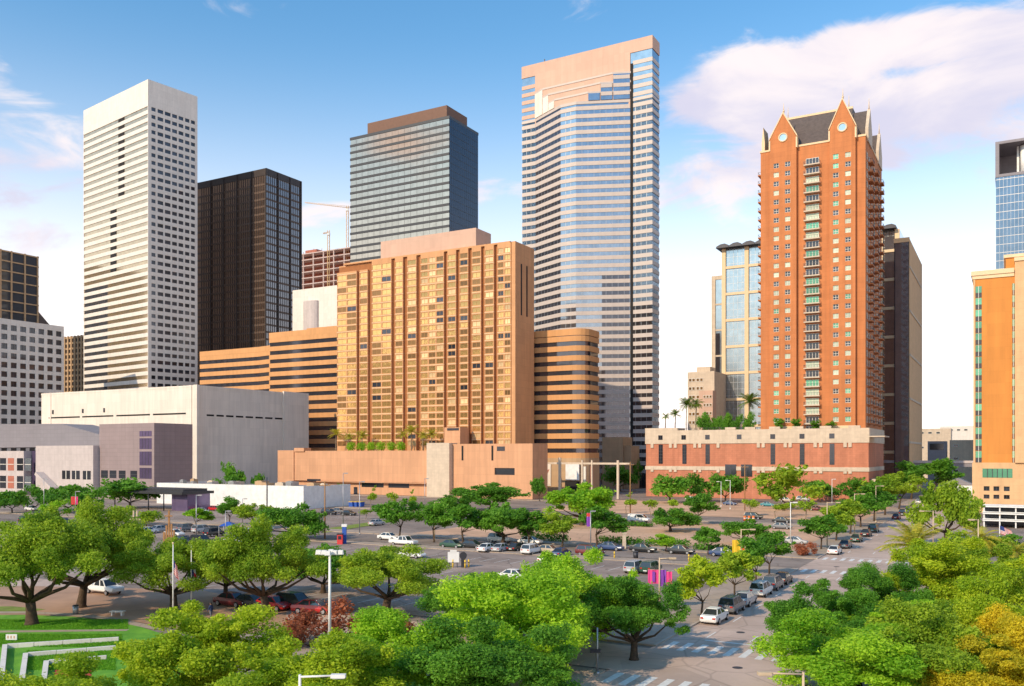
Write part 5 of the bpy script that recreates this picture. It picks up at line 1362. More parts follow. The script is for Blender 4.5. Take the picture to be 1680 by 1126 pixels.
def palm(px, Y, cpy, wpx, leaf, label, group, z0=0.0, i=0, pos=None):
    p = pos or atY(px, Y, z0); h = zat(cpy, p[1]) - z0; w = wpx / FPX * p[1]
    t = thing('palm_tree', label, 'palm', p, trc.random() * 6, group)
    m = MB(); n = 9
    m.path([(0.12 * sin(k * .5), 0, h * k / n) for k in range(n + 1)], [.24 - .008 * k + (.03 if k % 2 else 0) for k in range(n + 1)], 8)
    m.part('trunk', 'bark_pale', t)
    c = obj('crown', PALMM[i], t, (0.12 * sin(n * .5), 0, h)); s = w / 4.6; c.scale = (s, s, s); setmat(c, 0, leaf)
palm(1500, 112, 896, 108, 'leaf_palm', 'large golden palm beside the street on the right', 'palms by the street')
palm(1608, 122, 884, 80, 'leaf_palm', 'palm before the white decks of the orange building', 'palms by the street', i=1)
palm(1668, 108, 905, 70, 'leaf_palm', 'palm at the right edge beside the flag', 'palms by the street', i=1)
zt_ = PTOP
for k, (px, cpy, w) in enumerate(((551, 713, 26), (572, 716, 24), (594, 716, 26), (660, 714, 26), (675, 708, 30), (694, 714, 26), (708, 713, 24))):
    x = PB.fx(px, 5.5); wp = (PB.C[0] + PB.u[0] * x + PB.v[0] * 5.5, PB.C[1] + PB.u[1] * x + PB.v[1] * 5.5, zt_)
    lab = ['leftmost palm on the hotel terrace', 'second palm from the left on the hotel terrace', 'third palm from the left on the hotel terrace, last of the left clump', 'first palm of the right clump on the hotel terrace', 'tallest palm on the hotel terrace, in the right clump', 'palm right of the tallest one on the hotel terrace', 'rightmost palm on the hotel terrace, by the lift house'][k]
    palm(px, 0, cpy, w, 'leaf_palm', lab, 'palms on the hotel terrace', zt_, k % 2, wp)
bl = [((0, 0, 1.15), 1.05, 1.0)]
BALL = leaf_mesh('foliage', 4, bl, 700, .3, 'leaf_bright')
stem = MB().tube((0, 0, 0), (0, 0, .8), .07, n=6).mesh('stem', 'bark')
for k, px in enumerate((576, 593, 609, 625, 642, 658)):
    x = PB.fx(px, 3.5); wp = (PB.C[0] + PB.u[0] * x + PB.v[0] * 3.5, PB.C[1] + PB.u[1] * x + PB.v[1] * 3.5, zt_ - .02)
    t = thing('clipped_bush', ['leftmost', 'second', 'third', 'fourth', 'fifth', 'rightmost'][k] + ' ball shaped bush from the left along the hotel terrace edge', 'bush', wp, k, 'ball bushes on the hotel terrace')
    t.scale = (1.7, 1.7, 1.55)
    obj('foliage', BALL, t); obj('stem', stem, t)
def podpos(px, y):
    x = B.fx(px, y); return (B.C[0] + B.u[0] * x + B.v[0] * y, B.C[1] + B.u[1] * x + B.v[1] * y, ZPOD - .55)
for k, (px, y, cpy, w, lab) in enumerate(((1126, 12, 664, 34, 'tall left palm on the brick podium roof'), (1142, 14, 662, 34, 'palm beside the tall left one on the podium roof'), (1230, 10, 660, 42, 'palm against the orange brick tower on the podium roof'),
        (1092, 8, 683, 22, 'short palm at the left end of the podium roof'), (1108, 12, 680, 24, 'short palm second from the left end of the podium roof'))):
    palm(px, 0, cpy, w, 'leaf_palm_dark', lab, 'palms on the podium roof', ZPOD - .55, k % 2, podpos(px, y))
for k, (px, y, top, w, lab) in enumerate(((1150, 9, 678, 24, 'dark roof bush right of the tall podium palms'), (1168, 12, 676, 26, 'second dark roof bush from the podium palms'), (1186, 8, 680, 24, 'third dark roof bush in the middle of the podium roof'),
        (1207, 10, 675, 28, 'broad roof bush left of the palm by the brick tower'), (1232, 8, 678, 26, 'roof bush under the palm by the brick tower'), (1278, 4, 684, 12, 'small cone bush at the tower foot, left'), (1306, 4, 685, 12, 'small cone bush at the tower foot, under the balconies'), (1338, 4, 688, 12, 'small cone bush at the tower foot, right of the balconies'), (1362, 4, 690, 12, 'small cone bush at the tower foot, far right'))):
    tree('shrub' if k < 5 else 'column', px, 0, w, top, 'leaf_deep', lab, 'roof garden planting', z0=ZPOD - .55, cat='bush', pos=podpos(px, y), name='roof_bush')
# ================================================================== vehicles
def carpaint(n, c): mat(n, c, 0.25, metal=0.0, var=0.0, spec=0.6)
for n, c in (('paint_car_white', (.75, .74, .72)), ('paint_car_silver', (.42, .42, .43)), ('paint_car_grey', (.16, .16, .17)), ('paint_car_black', (.02, .02, .022)),
             ('paint_car_red', (.48, .02, .02)), ('paint_car_maroon', (.16, .025, .025)), ('paint_car_blue', (.03, .06, .16)), ('paint_car_teal', (.02, .22, .26)), ('paint_car_green', (.03, .08, .05)), ('paint_car_tan', (.45, .36, .26))): carpaint(n, c)
mat('tyre', (.02, .02, .02), .85, var=0); mat('rim', (.5, .5, .52), .35, metal=.8, var=0)
mat('lamp_clear', (.8, .8, .78), .15, var=0); mat('lamp_red', (.45, .02, .015), .25, var=0)
glass('car_glass', (.05, .06, .07), .05, .4, bump=0)
wh = MB()
wh.loft([[(r * cos(t), y, r * sin(t)) for t in np.linspace(0, 2 * pi, 14, endpoint=False)] for r, y in ((.24, -.11), (.31, -.11), (.335, -.07), (.335, .07), (.31, .11), (.24, .11))], 0, True, False)
wheelm = wh.mesh('wheel', 'tyre')
rm = MB(); rm.loft([[(r * cos(t), y, r * sin(t)) for t in np.linspace(0, 2 * pi, 12, endpoint=False)] for r, y in ((.21, -.135), (.21, .135))])
rimm = rm.mesh('rim', 'rim')
def ring(x, zl, zm, zt, w):
    return [(x, -w * .86, zl), (x, -w, zl + .14), (x, -w, zm), (x, -w * .93, zt), (x, w * .93, zt), (x, w, zm), (x, w, zl + .14), (x, w * .86, zl)]
def make_car(kind):
    r = thing('parked_car', 'proto', 'car', (0, 0, -50))
    b = MB(); gl = MB(); rf = MB()
    if kind == 'sedan':
        L = 4.7; st = [(-2.35, .42, .62, .74, .70), (-2.28, .30, .70, .90, .84), (-1.5, .24, .78, .99, .90), (-.6, .22, .78, .97, .91), (.9, .22, .76, .95, .91), (1.5, .24, .72, .88, .89), (2.2, .30, .62, .74, .82), (2.35, .40, .54, .62, .68)]
        cb = [(-1.75, 1.15), (-1.05, .45), .94, 1.43, .80, .60]; wb = 1.42
    elif kind == 'suv':
        L = 4.8; st = [(-2.38, .5, .8, 1.0, .80), (-2.32, .38, .9, 1.08, .90), (-1.4, .32, .9, 1.10, .95), (.9, .32, .9, 1.10, .95), (1.5, .34, .88, 1.04, .94), (2.3, .40, .78, .94, .88), (2.4, .5, .7, .8, .78)]
        cb = [(-2.25, 1.25), (-1.95, .55), 1.08, 1.72, .86, .70]; wb = 1.45
    elif kind == 'pickup':
        L = 5.6; st = [(-2.8, .5, .8, 1.05, .88), (-2.75, .42, .85, 1.08, .92), (-.9, .38, .85, 1.08, .94), (1.2, .38, .85, 1.08, .94), (1.8, .4, .85, 1.05, .93), (2.7, .44, .8, .98, .88), (2.8, .5, .7, .85, .8)]
        cb = [(-.7, 1.45), (-.5, .85), 1.06, 1.75, .86, .70]; wb = 1.7
    else:
        L = 5.4; st = [(-2.7, .5, 1.0, 1.3, .90), (-2.65, .4, 1.0, 1.32, .95), (1.4, .4, 1.0, 1.30, .96), (2.0, .4, .95, 1.15, .95), (2.6, .45, .8, .98, .9), (2.7, .5, .7, .85, .82)]
        cb = [(-2.6, 2.0), (-2.5, 1.1), 1.30, 2.0, .92, .80]; wb = 1.7
    b.loft([ring(x, a, (a + c) / 2 + .12, d, w) for x, a, c, d, w in st])
    (x0, x1), (t0, t1), z0, z1, w0, w1 = cb
    gl.loft([[(x0, -w0, z0 - .03), (x1, -w0, z0 - .03), (x1, w0, z0 - .03), (x0, w0, z0 - .03)], [(t0, -w1, z1), (t1, -w1, z1), (t1, w1, z1), (t0, w1, z1)]])
    rf.loft([[(t0 - .03, -w1 - .02, z1 - .04), (t1 + .03, -w1 - .02, z1 - .04), (t1 + .03, w1 + .02, z1 - .04), (t0 - .03, w1 + .02, z1 - .04)], [(t0 + .12, -w1 + .1, z1 + .06), (t1 - .15, -w1 + .1, z1 + .06), (t1 - .15, w1 - .1, z1 + .06), (t0 + .12, w1 - .1, z1 + .06)]])
    for s in (-1, 1):
        for (a0, a1) in ((x0, t0), (x1, t1), ((x0 * .45 + x1 * .55), (t0 * .45 + t1 * .55))):
            d = .07
            rf.loft([[(a0 - d, s * (w0 + .012), z0 - .03), (a0 + d, s * (w0 + .012), z0 - .03), (a0 + d, s * (w0 - .05), z0 - .03), (a0 - d, s * (w0 - .05), z0 - .03)],
                     [(a1 - d, s * (w1 + .012), z1 - .03), (a1 + d, s * (w1 + .012), z1 - .03), (a1 + d, s * (w1 - .05), z1 - .03), (a1 - d, s * (w1 - .05), z1 - .03)]])
    if kind == 'van':
        for s in (-1, 1): rf.loft([[(-2.62, s * .93, 1.26), (-.6, s * .93, 1.26), (-.6, s * .88, 1.26), (-2.62, s * .88, 1.26)], [(-2.52, s * .82, 1.97), (-.6, s * .82, 1.97), (-.6, s * .77, 1.97), (-2.52, s * .77, 1.97)]])
    if kind == 'pickup':
        b.box(-2.7, -.85, -.92, -.84, 1.08, 1.2); b.box(-2.7, -.85, .84, .92, 1.08, 1.2)
    b.part('body', 'paint_car_white', r); gl.part('windows', 'car_glass', r); rf.part('roof', 'paint_car_white', r)
    for x in (-wb, wb):
        for y in (-.83, .83):
            w = obj('wheel', wheelm, r, (x, y, .335)); obj('rim', rimm, w)
    zf = st[-2][2] - .02; zr = st[1][2] + .0
    hl = MB().box(-.06, .06, -.17, .17, -.07, .07).mesh('headlight', 'lamp_clear'); tl = MB().box(-.05, .05, -.15, .15, -.09, .09).mesh('taillight', 'lamp_red')
    for y in (-.6, .6): obj('headlight', hl, r, (st[-2][0] + .07, y, zf)); obj('taillight', tl, r, (st[1][0] - .03, y, zr))
    pm = MB().box(-.02, .02, -.26, .26, -.07, .07).mesh('number_plate', 'lamp_clear'); obj('number_plate', pm, r, (st[0][0] - .02, 0, .56))
    return r
CARS = {k: make_car(k) for k in ('sedan', 'suv', 'pickup', 'van')}
index_kids()
used = set()
RZ_V = pi / 2 - TH            # pointing down the street, away
RZ_U = -TH                    # pointing right along the side street
def car(kind, col, pos, rz, label, group):
    src = CARS[kind]
    nm = {'sedan': 'parked_car', 'suv': 'parked_car', 'pickup': 'pickup_truck', 'van': 'van'}[kind]
    r, out = dup(src, pos, rz, label, group)
    r.name = nm; r['category'] = {'sedan': 'car', 'suv': 'car', 'pickup': 'pickup', 'van': 'van'}[kind]
    for o in out:
        if o.name.split('.')[0] in ('body', 'roof'): setmat(o, 0, 'paint_car_' + col)
    return r
SC = 'cars parked along the left kerb of the street'
for py, kind, col, rz, lab in ((1020, 'sedan', 'white', RZ_V, 'white saloon parked nearest the near crosswalk'), (1004, 'suv', 'grey', RZ_V, 'dark grey boxy car parked behind the white saloon'), (992, 'sedan', 'silver', RZ_V, 'silver car between the dark boxy car and the white sport utility car'),
        (977, 'suv', 'white', RZ_V, 'white sport utility car parked midway along the near kerb'), (966, 'suv', 'grey', RZ_V, 'grey car just beyond the white sport utility car'), (957, 'sedan', 'black', RZ_V, 'black car last in the near kerb row'),
        (909, 'sedan', 'white', RZ_V, 'white saloon first past the far crosswalk'), (899, 'sedan', 'grey', RZ_V, 'grey saloon right behind the far white saloon'), (889, 'sedan', 'green', RZ_V, 'dark green saloon third past the far crosswalk'), (880, 'sedan', 'black', RZ_V, 'black saloon fourth past the far crosswalk'), (873, 'suv', 'green', RZ_V, 'dark green tall car fifth past the far crosswalk'),
        (852, 'sedan', 'maroon', RZ_V, 'maroon car well down the street'), (846, 'suv', 'black', RZ_V, 'black tall car beyond the maroon car'), (841, 'sedan', 'silver', RZ_V, 'silver car far down the left kerb'), (836, 'suv', 'grey', RZ_V, 'grey tall car far down the left kerb')):
    # distance along the kerb whose row of the picture is py
    Y = Yb(py); a = RA0 + 1.35; b = (Y + a * GU[1] * -1 * -1 * -1 * -1 - a * GU[1] * 2 + a * GU[1]) / GV[1] if False else (Y - a * GU[1]) / GV[1]
    car(kind, col, G(a, b), rz, lab, SC)
car('sedan', 'white', ground(1507, 826), RZ_V, 'white car driving alone in the middle of the far street', 'moving cars')
XS = 'cars parked along the side street'
for px, py, kind, col, rz, lab in (
    (1187, 913, 'sedan', 'blue', RZ_U, 'dark blue car at the right end of the side street row'), (1117, 909, 'sedan', 'black', RZ_U, 'black saloon second from the right end of the side street row'), (1055, 906, 'sedan', 'black', RZ_U, 'black saloon beside the sign post on the side street'),
    (1002, 903, 'sedan', 'blue', RZ_U, 'navy car half behind the maroon car'), (968, 912, 'suv', 'maroon', RZ_U, 'maroon tall car under the thin stemmed tree'), (921, 913, 'sedan', 'blue', RZ_V, 'blue car nose in beside the pale coupe'),
    (900, 908, 'sedan', 'tan', RZ_U, 'pale tan coupe left of the blue car'), (872, 909, 'suv', 'white', RZ_V, 'white wagon parked nose in left of the pale coupe'), (848, 904, 'sedan', 'black', RZ_V, 'black car left of the white wagon'), (823, 905, 'sedan', 'silver', RZ_V, 'silver car left of the black nose in car'),
    (800, 905, 'sedan', 'white', RZ_V, 'white car at the left of the nose in group'), (775, 900, 'sedan', 'black', RZ_U, 'black car left of the nose in group'), (742, 899, 'sedan', 'green', RZ_U, 'dark green car at the left part of the side street row'), (662, 895, 'pickup', 'white', RZ_U, 'white pickup parked by the dark bushy tree'),
    (638, 886, 'sedan', 'white', RZ_U, 'white saloon partly behind the white pickup'), (820, 890, 'suv', 'white', RZ_U, 'white tall car behind the nose in group'), (870, 893, 'sedan', 'white', RZ_U, 'white car behind the white wagon under the trees')):
    car(kind, col, ground(px, py), rz, lab, XS)
LA = 'cars in the asphalt lot'
for px, py, kind, col, rz, lab in ((676, 915, 'sedan', 'white', RZ_U, 'white saloon driving in the asphalt lot'), (896, 923, 'sedan', 'white', RZ_V + .2, 'white hatchback alone below the pale coupe'), (845, 952, 'sedan', 'white', RZ_U, 'white roof of a car just above the biggest tree'),
    (1042, 939, 'suv', 'silver', RZ_V, 'silver car left of the pink banner'), (1068, 940, 'suv', 'green', RZ_V, 'dark green car touching the pink banner')):
    car(kind, col, ground(px, py), rz, lab, LA)
LC = 'vehicles on the dirt lots'
for px, py, kind, col, rz, lab in ((1048, 857, 'van', 'white', RZ_U, 'long white van on the road behind the dirt lot'), (1012, 856, 'sedan', 'white', RZ_U, 'white car left of the white van'), (1236, 852, 'suv', 'black', RZ_U, 'black tall car beside the orange barrels'), (1283, 858, 'sedan', 'black', RZ_U, 'black car right of the orange barrels'), (1282, 868, 'sedan', 'grey', RZ_U, 'grey car in front of the black car on the dirt lot'),
    (1304, 893, 'sedan', 'silver', RZ_U, 'silver car near the far street corner'), (1198, 829, 'sedan', 'blue', RZ_U, 'small blue car below the podium garage windows'), (1260, 831, 'sedan', 'teal', RZ_U, 'teal car left of the big podium oak'), (1135, 821, 'sedan', 'white', RZ_U, 'small white car before the podium wall'), (1340, 838, 'sedan', 'maroon', RZ_U, 'maroon car on the lot before the podium corner'), (1290, 824, 'suv', 'tan', RZ_U, 'pale tall car behind the big podium oak'), (1318, 822, 'suv', 'silver', RZ_U, 'silver tall car right of the big podium oak')):
    car(kind, col, ground(px, py), rz, lab, LC)
LD = 'cars in the left lots'
cars_left = ((48, 858, 'suv', 'black', RZ_V, 'black tall car left of the little bright tree'), (76, 861, 'sedan', 'black', RZ_V, 'black saloon in the left lot beside the lamp mast'), (104, 862, 'suv', 'blue', RZ_V, 'dark blue car right of the lamp mast'),
    (10, 876, 'sedan', 'white', RZ_U, 'white car cut by the left edge'), (52, 838, 'sedan', 'white', RZ_U, 'white car before the glass stair'), (242, 876, 'sedan', 'white', RZ_V, 'white car right of the wooden mast'), (262, 873, 'sedan', 'silver', RZ_V, 'silver car in the left lot, third from the wooden mast'),
    (286, 880, 'sedan', 'white', RZ_U, 'white saloon behind the flag pole tops'), (308, 872, 'suv', 'grey', RZ_V, 'grey tall car behind the flag pole tops'), (332, 874, 'suv', 'silver', RZ_V, 'silver tall car left of the blue canopy'), (302, 892, 'sedan', 'black', RZ_U, 'black car lower left of the blue canopy'),
    (330, 893, 'suv', 'black', RZ_U, 'black tall car below the silver one'), (354, 900, 'pickup', 'black', RZ_U, 'black pickup just above the dark oak'), (386, 893, 'sedan', 'white', RZ_U, 'white car right of the black pickup'), (408, 878, 'sedan', 'white', RZ_U, 'white car left of the dense dark round tree'), (432, 872, 'suv', 'silver', RZ_U, 'silver tall car under the lighter tree'),
    (352, 880, 'suv', 'black', RZ_V, 'black tall car beside the blue canopy'), (418, 890, 'sedan', 'blue', RZ_U, 'navy car under the dense dark round tree'), (175, 848, 'suv', 'white', RZ_U, 'white tall car left of the black canopy'), (540, 845, 'suv', 'black', RZ_U, 'black tall car before the hotel side wall'), (556, 842, 'sedan', 'grey', RZ_U, 'grey saloon before the hotel side wall'), (572, 846, 'sedan', 'black', RZ_U, 'black saloon left of the short verge tree'),
    (618, 862, 'sedan', 'silver', RZ_V, 'silver car on the road right of the verge'), (352, 838, 'sedan', 'red', RZ_U, 'red car before the low white building'), (330, 842, 'sedan', 'white', RZ_U, 'white saloon left of the red car'))
for px, py, kind, col, rz, lab in cars_left: car(kind, col, ground(px, py), rz, lab, LD)
PK = 'cars behind the park oaks'
for px, py, kind, col, rz, lab in ((448, 1000, 'sedan', 'red', RZ_U, 'red saloon right of the tall oak trunk'), (515, 1006, 'sedan', 'red', RZ_U + .3, 'bright red coupe nearest the red leaved shrubs'), (484, 999, 'suv', 'black', RZ_U, 'black tall car between the two red cars'), (412, 997, 'sedan', 'black', RZ_U, 'black saloon left of the tall oak trunk'), (382, 994, 'sedan', 'maroon', RZ_U, 'maroon saloon under the dark oak'), (170, 974, 'pickup', 'white', RZ_U, 'white pickup on the road behind the plaza oak')):
    car(kind, col, ground(px, py), rz, lab, PK)
for r in list(CARS.values()):
    for ch in kids(r):
        for g_ in kids(ch): bpy.data.objects.remove(g_)
        bpy.data.objects.remove(ch)
    bpy.data.objects.remove(r)

# ================================================================== lamps, banners, masts
def lamp(px, by, top, arm, label, banners=(), kind='street_lamp', Y=None, r=.09, pm='post_tan', double=False):
    p = ground(px, by) if Y is None else atY(px, Y); h = zat(top, p[1])
    t = thing(kind, label, 'street lamp', p, 0)
    m = MB(); m.tube((0, 0, 0), (0, 0, .5), r * 2, r * 1.8, 10); m.tube((0, 0, .5), (0, 0, h), r * 1.25, r * .8, 8); m.part('post', pm, t)
    for s in ((-1, 1) if double else (1,)):
        m = MB(); m.tube((0, 0, h - .12), (arm * s, 0, h - .05), r * .7, r * .6, 6); m.part('arm', pm, t)
        m = MB(); m.box(arm * s - .38, arm * s + .38, -.16, .16, h - .16, h + .02); m.box(arm * s - .3, arm * s + .3, -.12, .12, h - .2, h - .161); m.part('lamp_head', pm, t)
    for (x0, x1, z0, z1, col) in banners:
        m = MB()
        n = 5
        m.loft([[(x0 + (x1 - x0) * k / n, .05 * sin(k * 1.9), zat(z0, p[1])) for k in range(n + 1)], [(x0 + (x1 - x0) * k / n, .05 * sin(k * 1.9 + .8), zat(z1, p[1])) for k in range(n + 1)]], 0, False, False, False)
        b = m.part('banner', col, t)
        m = MB(); lo, hi = sorted((x0, x1)); m.tube((lo, 0, zat(z1, p[1]) + .02), (hi, 0, zat(z1, p[1]) + .02), .025, n=5); m.part('rod', pm, b)
    return t
for n, c in (('banner_yellow', (.8, .50, .03)), ('banner_orange', (.75, .17, .03)), ('banner_red', (.62, .05, .05)), ('banner_pink', (.75, .06, .25)), ('banner_purple', (.24, .06, .42)), ('banner_blue', (.03, .10, .42))):
    mat(n, c, .7, var=0.08)
t = lamp(1216, 945, 868, 1.6, 'lamp with a yellow and an orange banner beside the street', ((-1.25, -.12, 908, 886, 'banner_yellow'), (.12, 1.45, 910, 886, 'banner_orange')))
p = t.location
m = MB(); z0 = zat(898, p[1])
m.loft([[(.78 + .45 * cos(q), -.09, z0 + .45 * sin(q)) for q in np.linspace(0, 2 * pi, 12, endpoint=False)], [(.78 + .45 * cos(q), -.065, z0 + .45 * sin(q)) for q in np.linspace(0, 2 * pi, 12, endpoint=False)]]); m.part('banner_emblem', 'coping', t)
t = lamp(1082, 1003, 915, 1.4, 'lamp with a wide pink and purple banner at the lot corner', ((-1.25, -.1, 958, 935, 'banner_pink'), (.1, .7, 962, 935, 'banner_purple'), (.72, 1.35, 960, 938, 'banner_pink')))
m = MB(); z0 = zat(947, t.location[1]); m.box(-.8, -.5, -.12, -.07, z0 - .5, z0 + .6); m.box(.25, .45, -.12, -.07, z0 - .7, z0 + .2); m.part('banner_print', 'banner_purple', t)
lamp(713, 888, 824, 0.8, 'lamp with a red banner in the middle row of trees', ((-.75, -.1, 852, 836, 'banner_red'), (.1, .5, 852, 836, 'banner_red')))
lamp(969, 905, 838, 0.5, 'lamp with a purple banner by the thin stemmed tree', ((-.7, -.1, 864, 848, 'banner_purple'), (-.7, -.1, 848, 842, 'banner_red')), pm='metal_grey')
lamp(124, 852, 806, 0.8, 'lamp with a red banner left of the large dark tree', ((-1.2, -.1, 828, 815, 'banner_red'), (.1, .6, 828, 815, 'banner_pink')), pm='metal_grey')
lamp(1357, 898, 824, 2.0, 'tan street lamp by the first tree past the far crosswalk')
lamp(1402, 876, 810, 1.8, 'tan street lamp among the far kerb trees')
lamp(1437, 858, 797, 1.6, 'tan street lamp near the podium corner')
lamp(1531, 905, 838, -2.0, 'tan street lamp before the tall olive green tree')
lamp(1605, 960, 852, -.9, 'thin pale lamp before the white decks')
lamp(1318, 1190, 1103, -2.2, 'street lamp at the bottom edge of the right hand grove', Y=50)
lamp(492, 1170, 1107, 2.0, 'white street lamp arm at the bottom edge left of centre', Y=46, pm='metal_white')
for px, by, top, lab in ((1183, 832, 790, 'left of two leaning white lamp masts on the dirt lot'), (1198, 836, 788, 'right of two leaning white lamp masts on the dirt lot'), (1365, 826, 786, 'slim white lamp mast at the podium corner'), (1297, 894, 824, 'thin white pole beside the silver car on the dirt lot')):
    lamp(px, by, top, -1.1 if px < 1290 else .9, lab, pm='metal_white')
for px, by, top, lab in ((72, 850, 786, 'grey lamp mast among the black parked cars'), (322, 890, 812, 'green topped thin mast behind the flag poles'), (370, 892, 838, 'thin white mast by the blue canopy'), (398, 862, 818, 'thin pole right of the slim tree'), (590, 878, 790, 'thin pole on the verge by the hotel'), (563, 868, 776, 'tall thin pole before the hotel side wall'), (697, 846, 785, 'thin pole before the cream stair tower')):
    lamp(px, by, top, .7, lab, pm='metal_grey', r=.08)
for px, by, top, lab in ((533, 884, 790, 'brown utility pole right of the dense dark round tree'), (1034, 842, 758, 'brown utility pole beyond the white van'), (1222 + 0, 838, 762, 'brown utility pole before the podium garage windows')):
    p = ground(px, by); h = zat(top, p[1]); t = thing('utility_pole', lab, 'pole', p)
    m = MB(); m.tube((0, 0, 0), (0, 0, h), .17, .12, 8); m.part('post', 'wood', t)
    m = MB(); m.box(-1.1, 1.1, -.07, .07, h - .9, h - .75); m.part('crossarm', 'wood', t)
    m = MB()
    for x in (-.95, -.4, .4, .95): m.tube((x, 0, h - .75), (x, 0, h - .5), .06, .04, 6)
    m.part('insulators', 'metal_grey', t)
# tall white light mast in the park
p = ground(541, 1068); h = zat(908, p[1]); t = thing('light_mast', 'tall white light mast with a cluster of floodlights, front left of centre', 'light mast', p)
m = MB(); m.tube((0, 0, 0), (0, 0, .4), .3, .26, 12); m.tube((0, 0, .4), (0, 0, h), .15, .10, 12); m.part('post', 'metal_white', t)
m = MB(); m.tube((-1, 0, h - .1), (1, 0, h - .1), .06, n=6); m.tube((0, -.7, h - .1), (0, .7, h - .1), .06, n=6); m.part('crossarm', 'metal_white', t)
fl = MB(); fl.prism_y([(-.26, -.1), (.26, -.1), (.2, .28), (-.2, .28)], -.2, .2); fl.box(-.2, .2, -.24, -.201, -.06, .2); fm = fl.mesh('floodlight', 'metal_white')
copies(fm, 'floodlight', t, [(x, y, h) for x, y in ((-.95, 0), (-.45, -.1), (.45, -.1), (.95, 0), (0, -.7), (0, .6))])
# flag poles
mat('flag_red', (.55, .03, .04), .8, var=0); mat('flag_white', (.75, .73, .70), .8, var=0); mat('flag_blue', (.03, .05, .20), .8, var=0)
def flagpole(px, by, top, zf0, zf1, label, us=True, Y=None, w=.75, spread=1.0):
    p = ground(px, by) if Y is None else atY(px, Y); h = zat(top, p[1])
    t = thing('flag_pole', label, 'flag pole', p)
    m = MB(); m.tube((0, 0, 0), (0, 0, h), .09, .05, 10); m.part('post', 'metal_white', t)
    m = MB(); m.ball((0, 0, h + .1), .12, 8); m.part('finial', 'coping', t)
    z0, z1 = zat(zf0, p[1]), zat(zf1, p[1])
    # hanging cloth: across its width it folds back and forth, and it sags
    n = 13 if us else 9; mb = MB(); H_ = z0 - z1
    def P(u, v): x = .06 + spread * (u * w * (.55 + .3 * v)) ; return (x, .13 * sin(u * 11) * (.4 + .6 * u), z0 - v * H_ * .62 - u * H_ * .38)
    for i in range(n):
        for j in range(8):
            u0, u1, v0, v1 = j / 8, (j + 1) / 8, i / n, (i + 1) / n
            if us: c = 2 if (i < 7 and j < 3) else (0 if i % 2 == 0 else 1)
            else: c = 2 if j < 3 else (1 if i < 5 else 0)
            mb.face([P(u0, v0), P(u1, v0), P(u1, v1), P(u0, v1)], c)
    mb.part('flag', ['flag_red', 'flag_white', 'flag_blue'], t)
flagpole(284, 1018, 893, 918, 955, 'left flag pole with a striped flag hanging limp')
flagpole(314, 1004, 893, 922, 955, 'right flag pole with a red and white flag hanging limp', False)
flagpole(1640, 1000, 846, 862, 884, 'flag pole with a striped flag before the white decks', True, 150, 3.2, 1.0)
# wooden mast and sculpture posts at the left
p = ground(222, 918); t = thing('wooden_mast', 'weathered double mast with cross pieces left of the flag poles', 'mast', p); h = zat(838, p[1])
m = MB()
for x in (-.35, .35): m.tube((x, 0, 0), (x * .8, 0, h), .16, .12, 8)
m.part('post', 'post_tan', t)
m = MB()
for z in (h * .35, h * .55, h * .8): m.box(-.9, .9, -.1, .1, z, z + .25)
m.part('crossarm', 'post_tan', t)
p = ground(277, 892); t = thing('wood_sculpture', 'brown wooden sculpture of upright planks in the left lot', 'sculpture', p); h = zat(838, p[1])
for k, (x, f) in enumerate(((-.9, .35), (-.45, .55), (0, 1.0), (.45, .6), (.9, .4))):
    m = MB(); m.box(x - .17, x + .17, -.12 + .05 * k, .12 + .05 * k, 0, h * f); m.part('plank', 'wood', t)
m = MB(); m.box(-.75, .75, -.2, -.13, h * .82, h * .86); m.part('cross_piece', 'wood', t)
# blue column and red box by the lot entrance
p = ground(565, 892); t = thing('blue_sign_column', 'tall blue sign column at the asphalt lot entrance', 'sign', p); h = zat(860, p[1])
m = MB(); m.box(-.38, .38, -.25, .25, 0, h * .86); m.part('column', 'banner_blue', t)
m = MB(); m.box(-.5, .5, -.3, .3, h * .86, h); m.part('cap', 'metal_white', t)
p = ground(558, 893); t = thing('red_booth', 'small red ticket booth left of the blue sign column', 'booth', p); h = zat(877, p[1])
m = MB(); m.box(-.5, .5, -.4, .4, 0, h); m.part('body', 'banner_red', t)
m = MB(); m.box(-.6, .6, -.5, .5, h, h + .15); m.part('roof', 'metal_dark', t)
m = MB(); m.box(-.3, .3, -.44, -.4, h * .5, h * .85); m.part('window', 'pane_dark', t)
# pay machine with sign board in the lot
p = ground(745, 931); t = thing('lot_sign', 'white notice board on short legs in the asphalt lot', 'sign', p); 
m = MB(); m.box(-.95, .75, -.06, .06, .75, 2.3); m.box(-.6, .4, -.08, .04, 2.301, 2.6); m.part('board', 'metal_white', t)
m = MB(); m.box(-.7, -.58, -.1, .1, 0, .75); m.box(.4, .52, -.1, .1, 0, .75); m.part('legs', 'metal_dark', t)
p = ground(760, 931); t = thing('pay_machine', 'dark pay machine with a round top right of the white notice board', 'pay machine', p)
m = MB(); m.box(-.3, .3, -.25, .25, 0, 1.5); m.tube((0, -.2, 1.75), (0, .2, 1.75), .55, n=14); m.part('body', 'metal_dark', t)
for px, py, lab in ((743, 931, 'yellow bollard under the white notice board'), (763, 932, 'yellow bollard before the dark pay machine'), (769, 931, 'yellow bollard right of the dark pay machine'), (1008, 917, 'yellow bollard below the navy car on the side street'), (1130, 922, 'yellow bollard near the small tree on the side street')):
    p = ground(px, py); t = thing('bollard', lab, 'bollard', p, 0, 'yellow bollards')
    m = MB(); m.tube((0, 0, 0), (0, 0, 1.1), .12, n=10); m.ball((0, 0, 1.1), .12, 8); m.part('post', 'paint_yellow', t)
    m = MB(); m.tube((0, 0, .7), (0, 0, .85), .125, n=10); m.part('band', 'metal_dark', t)
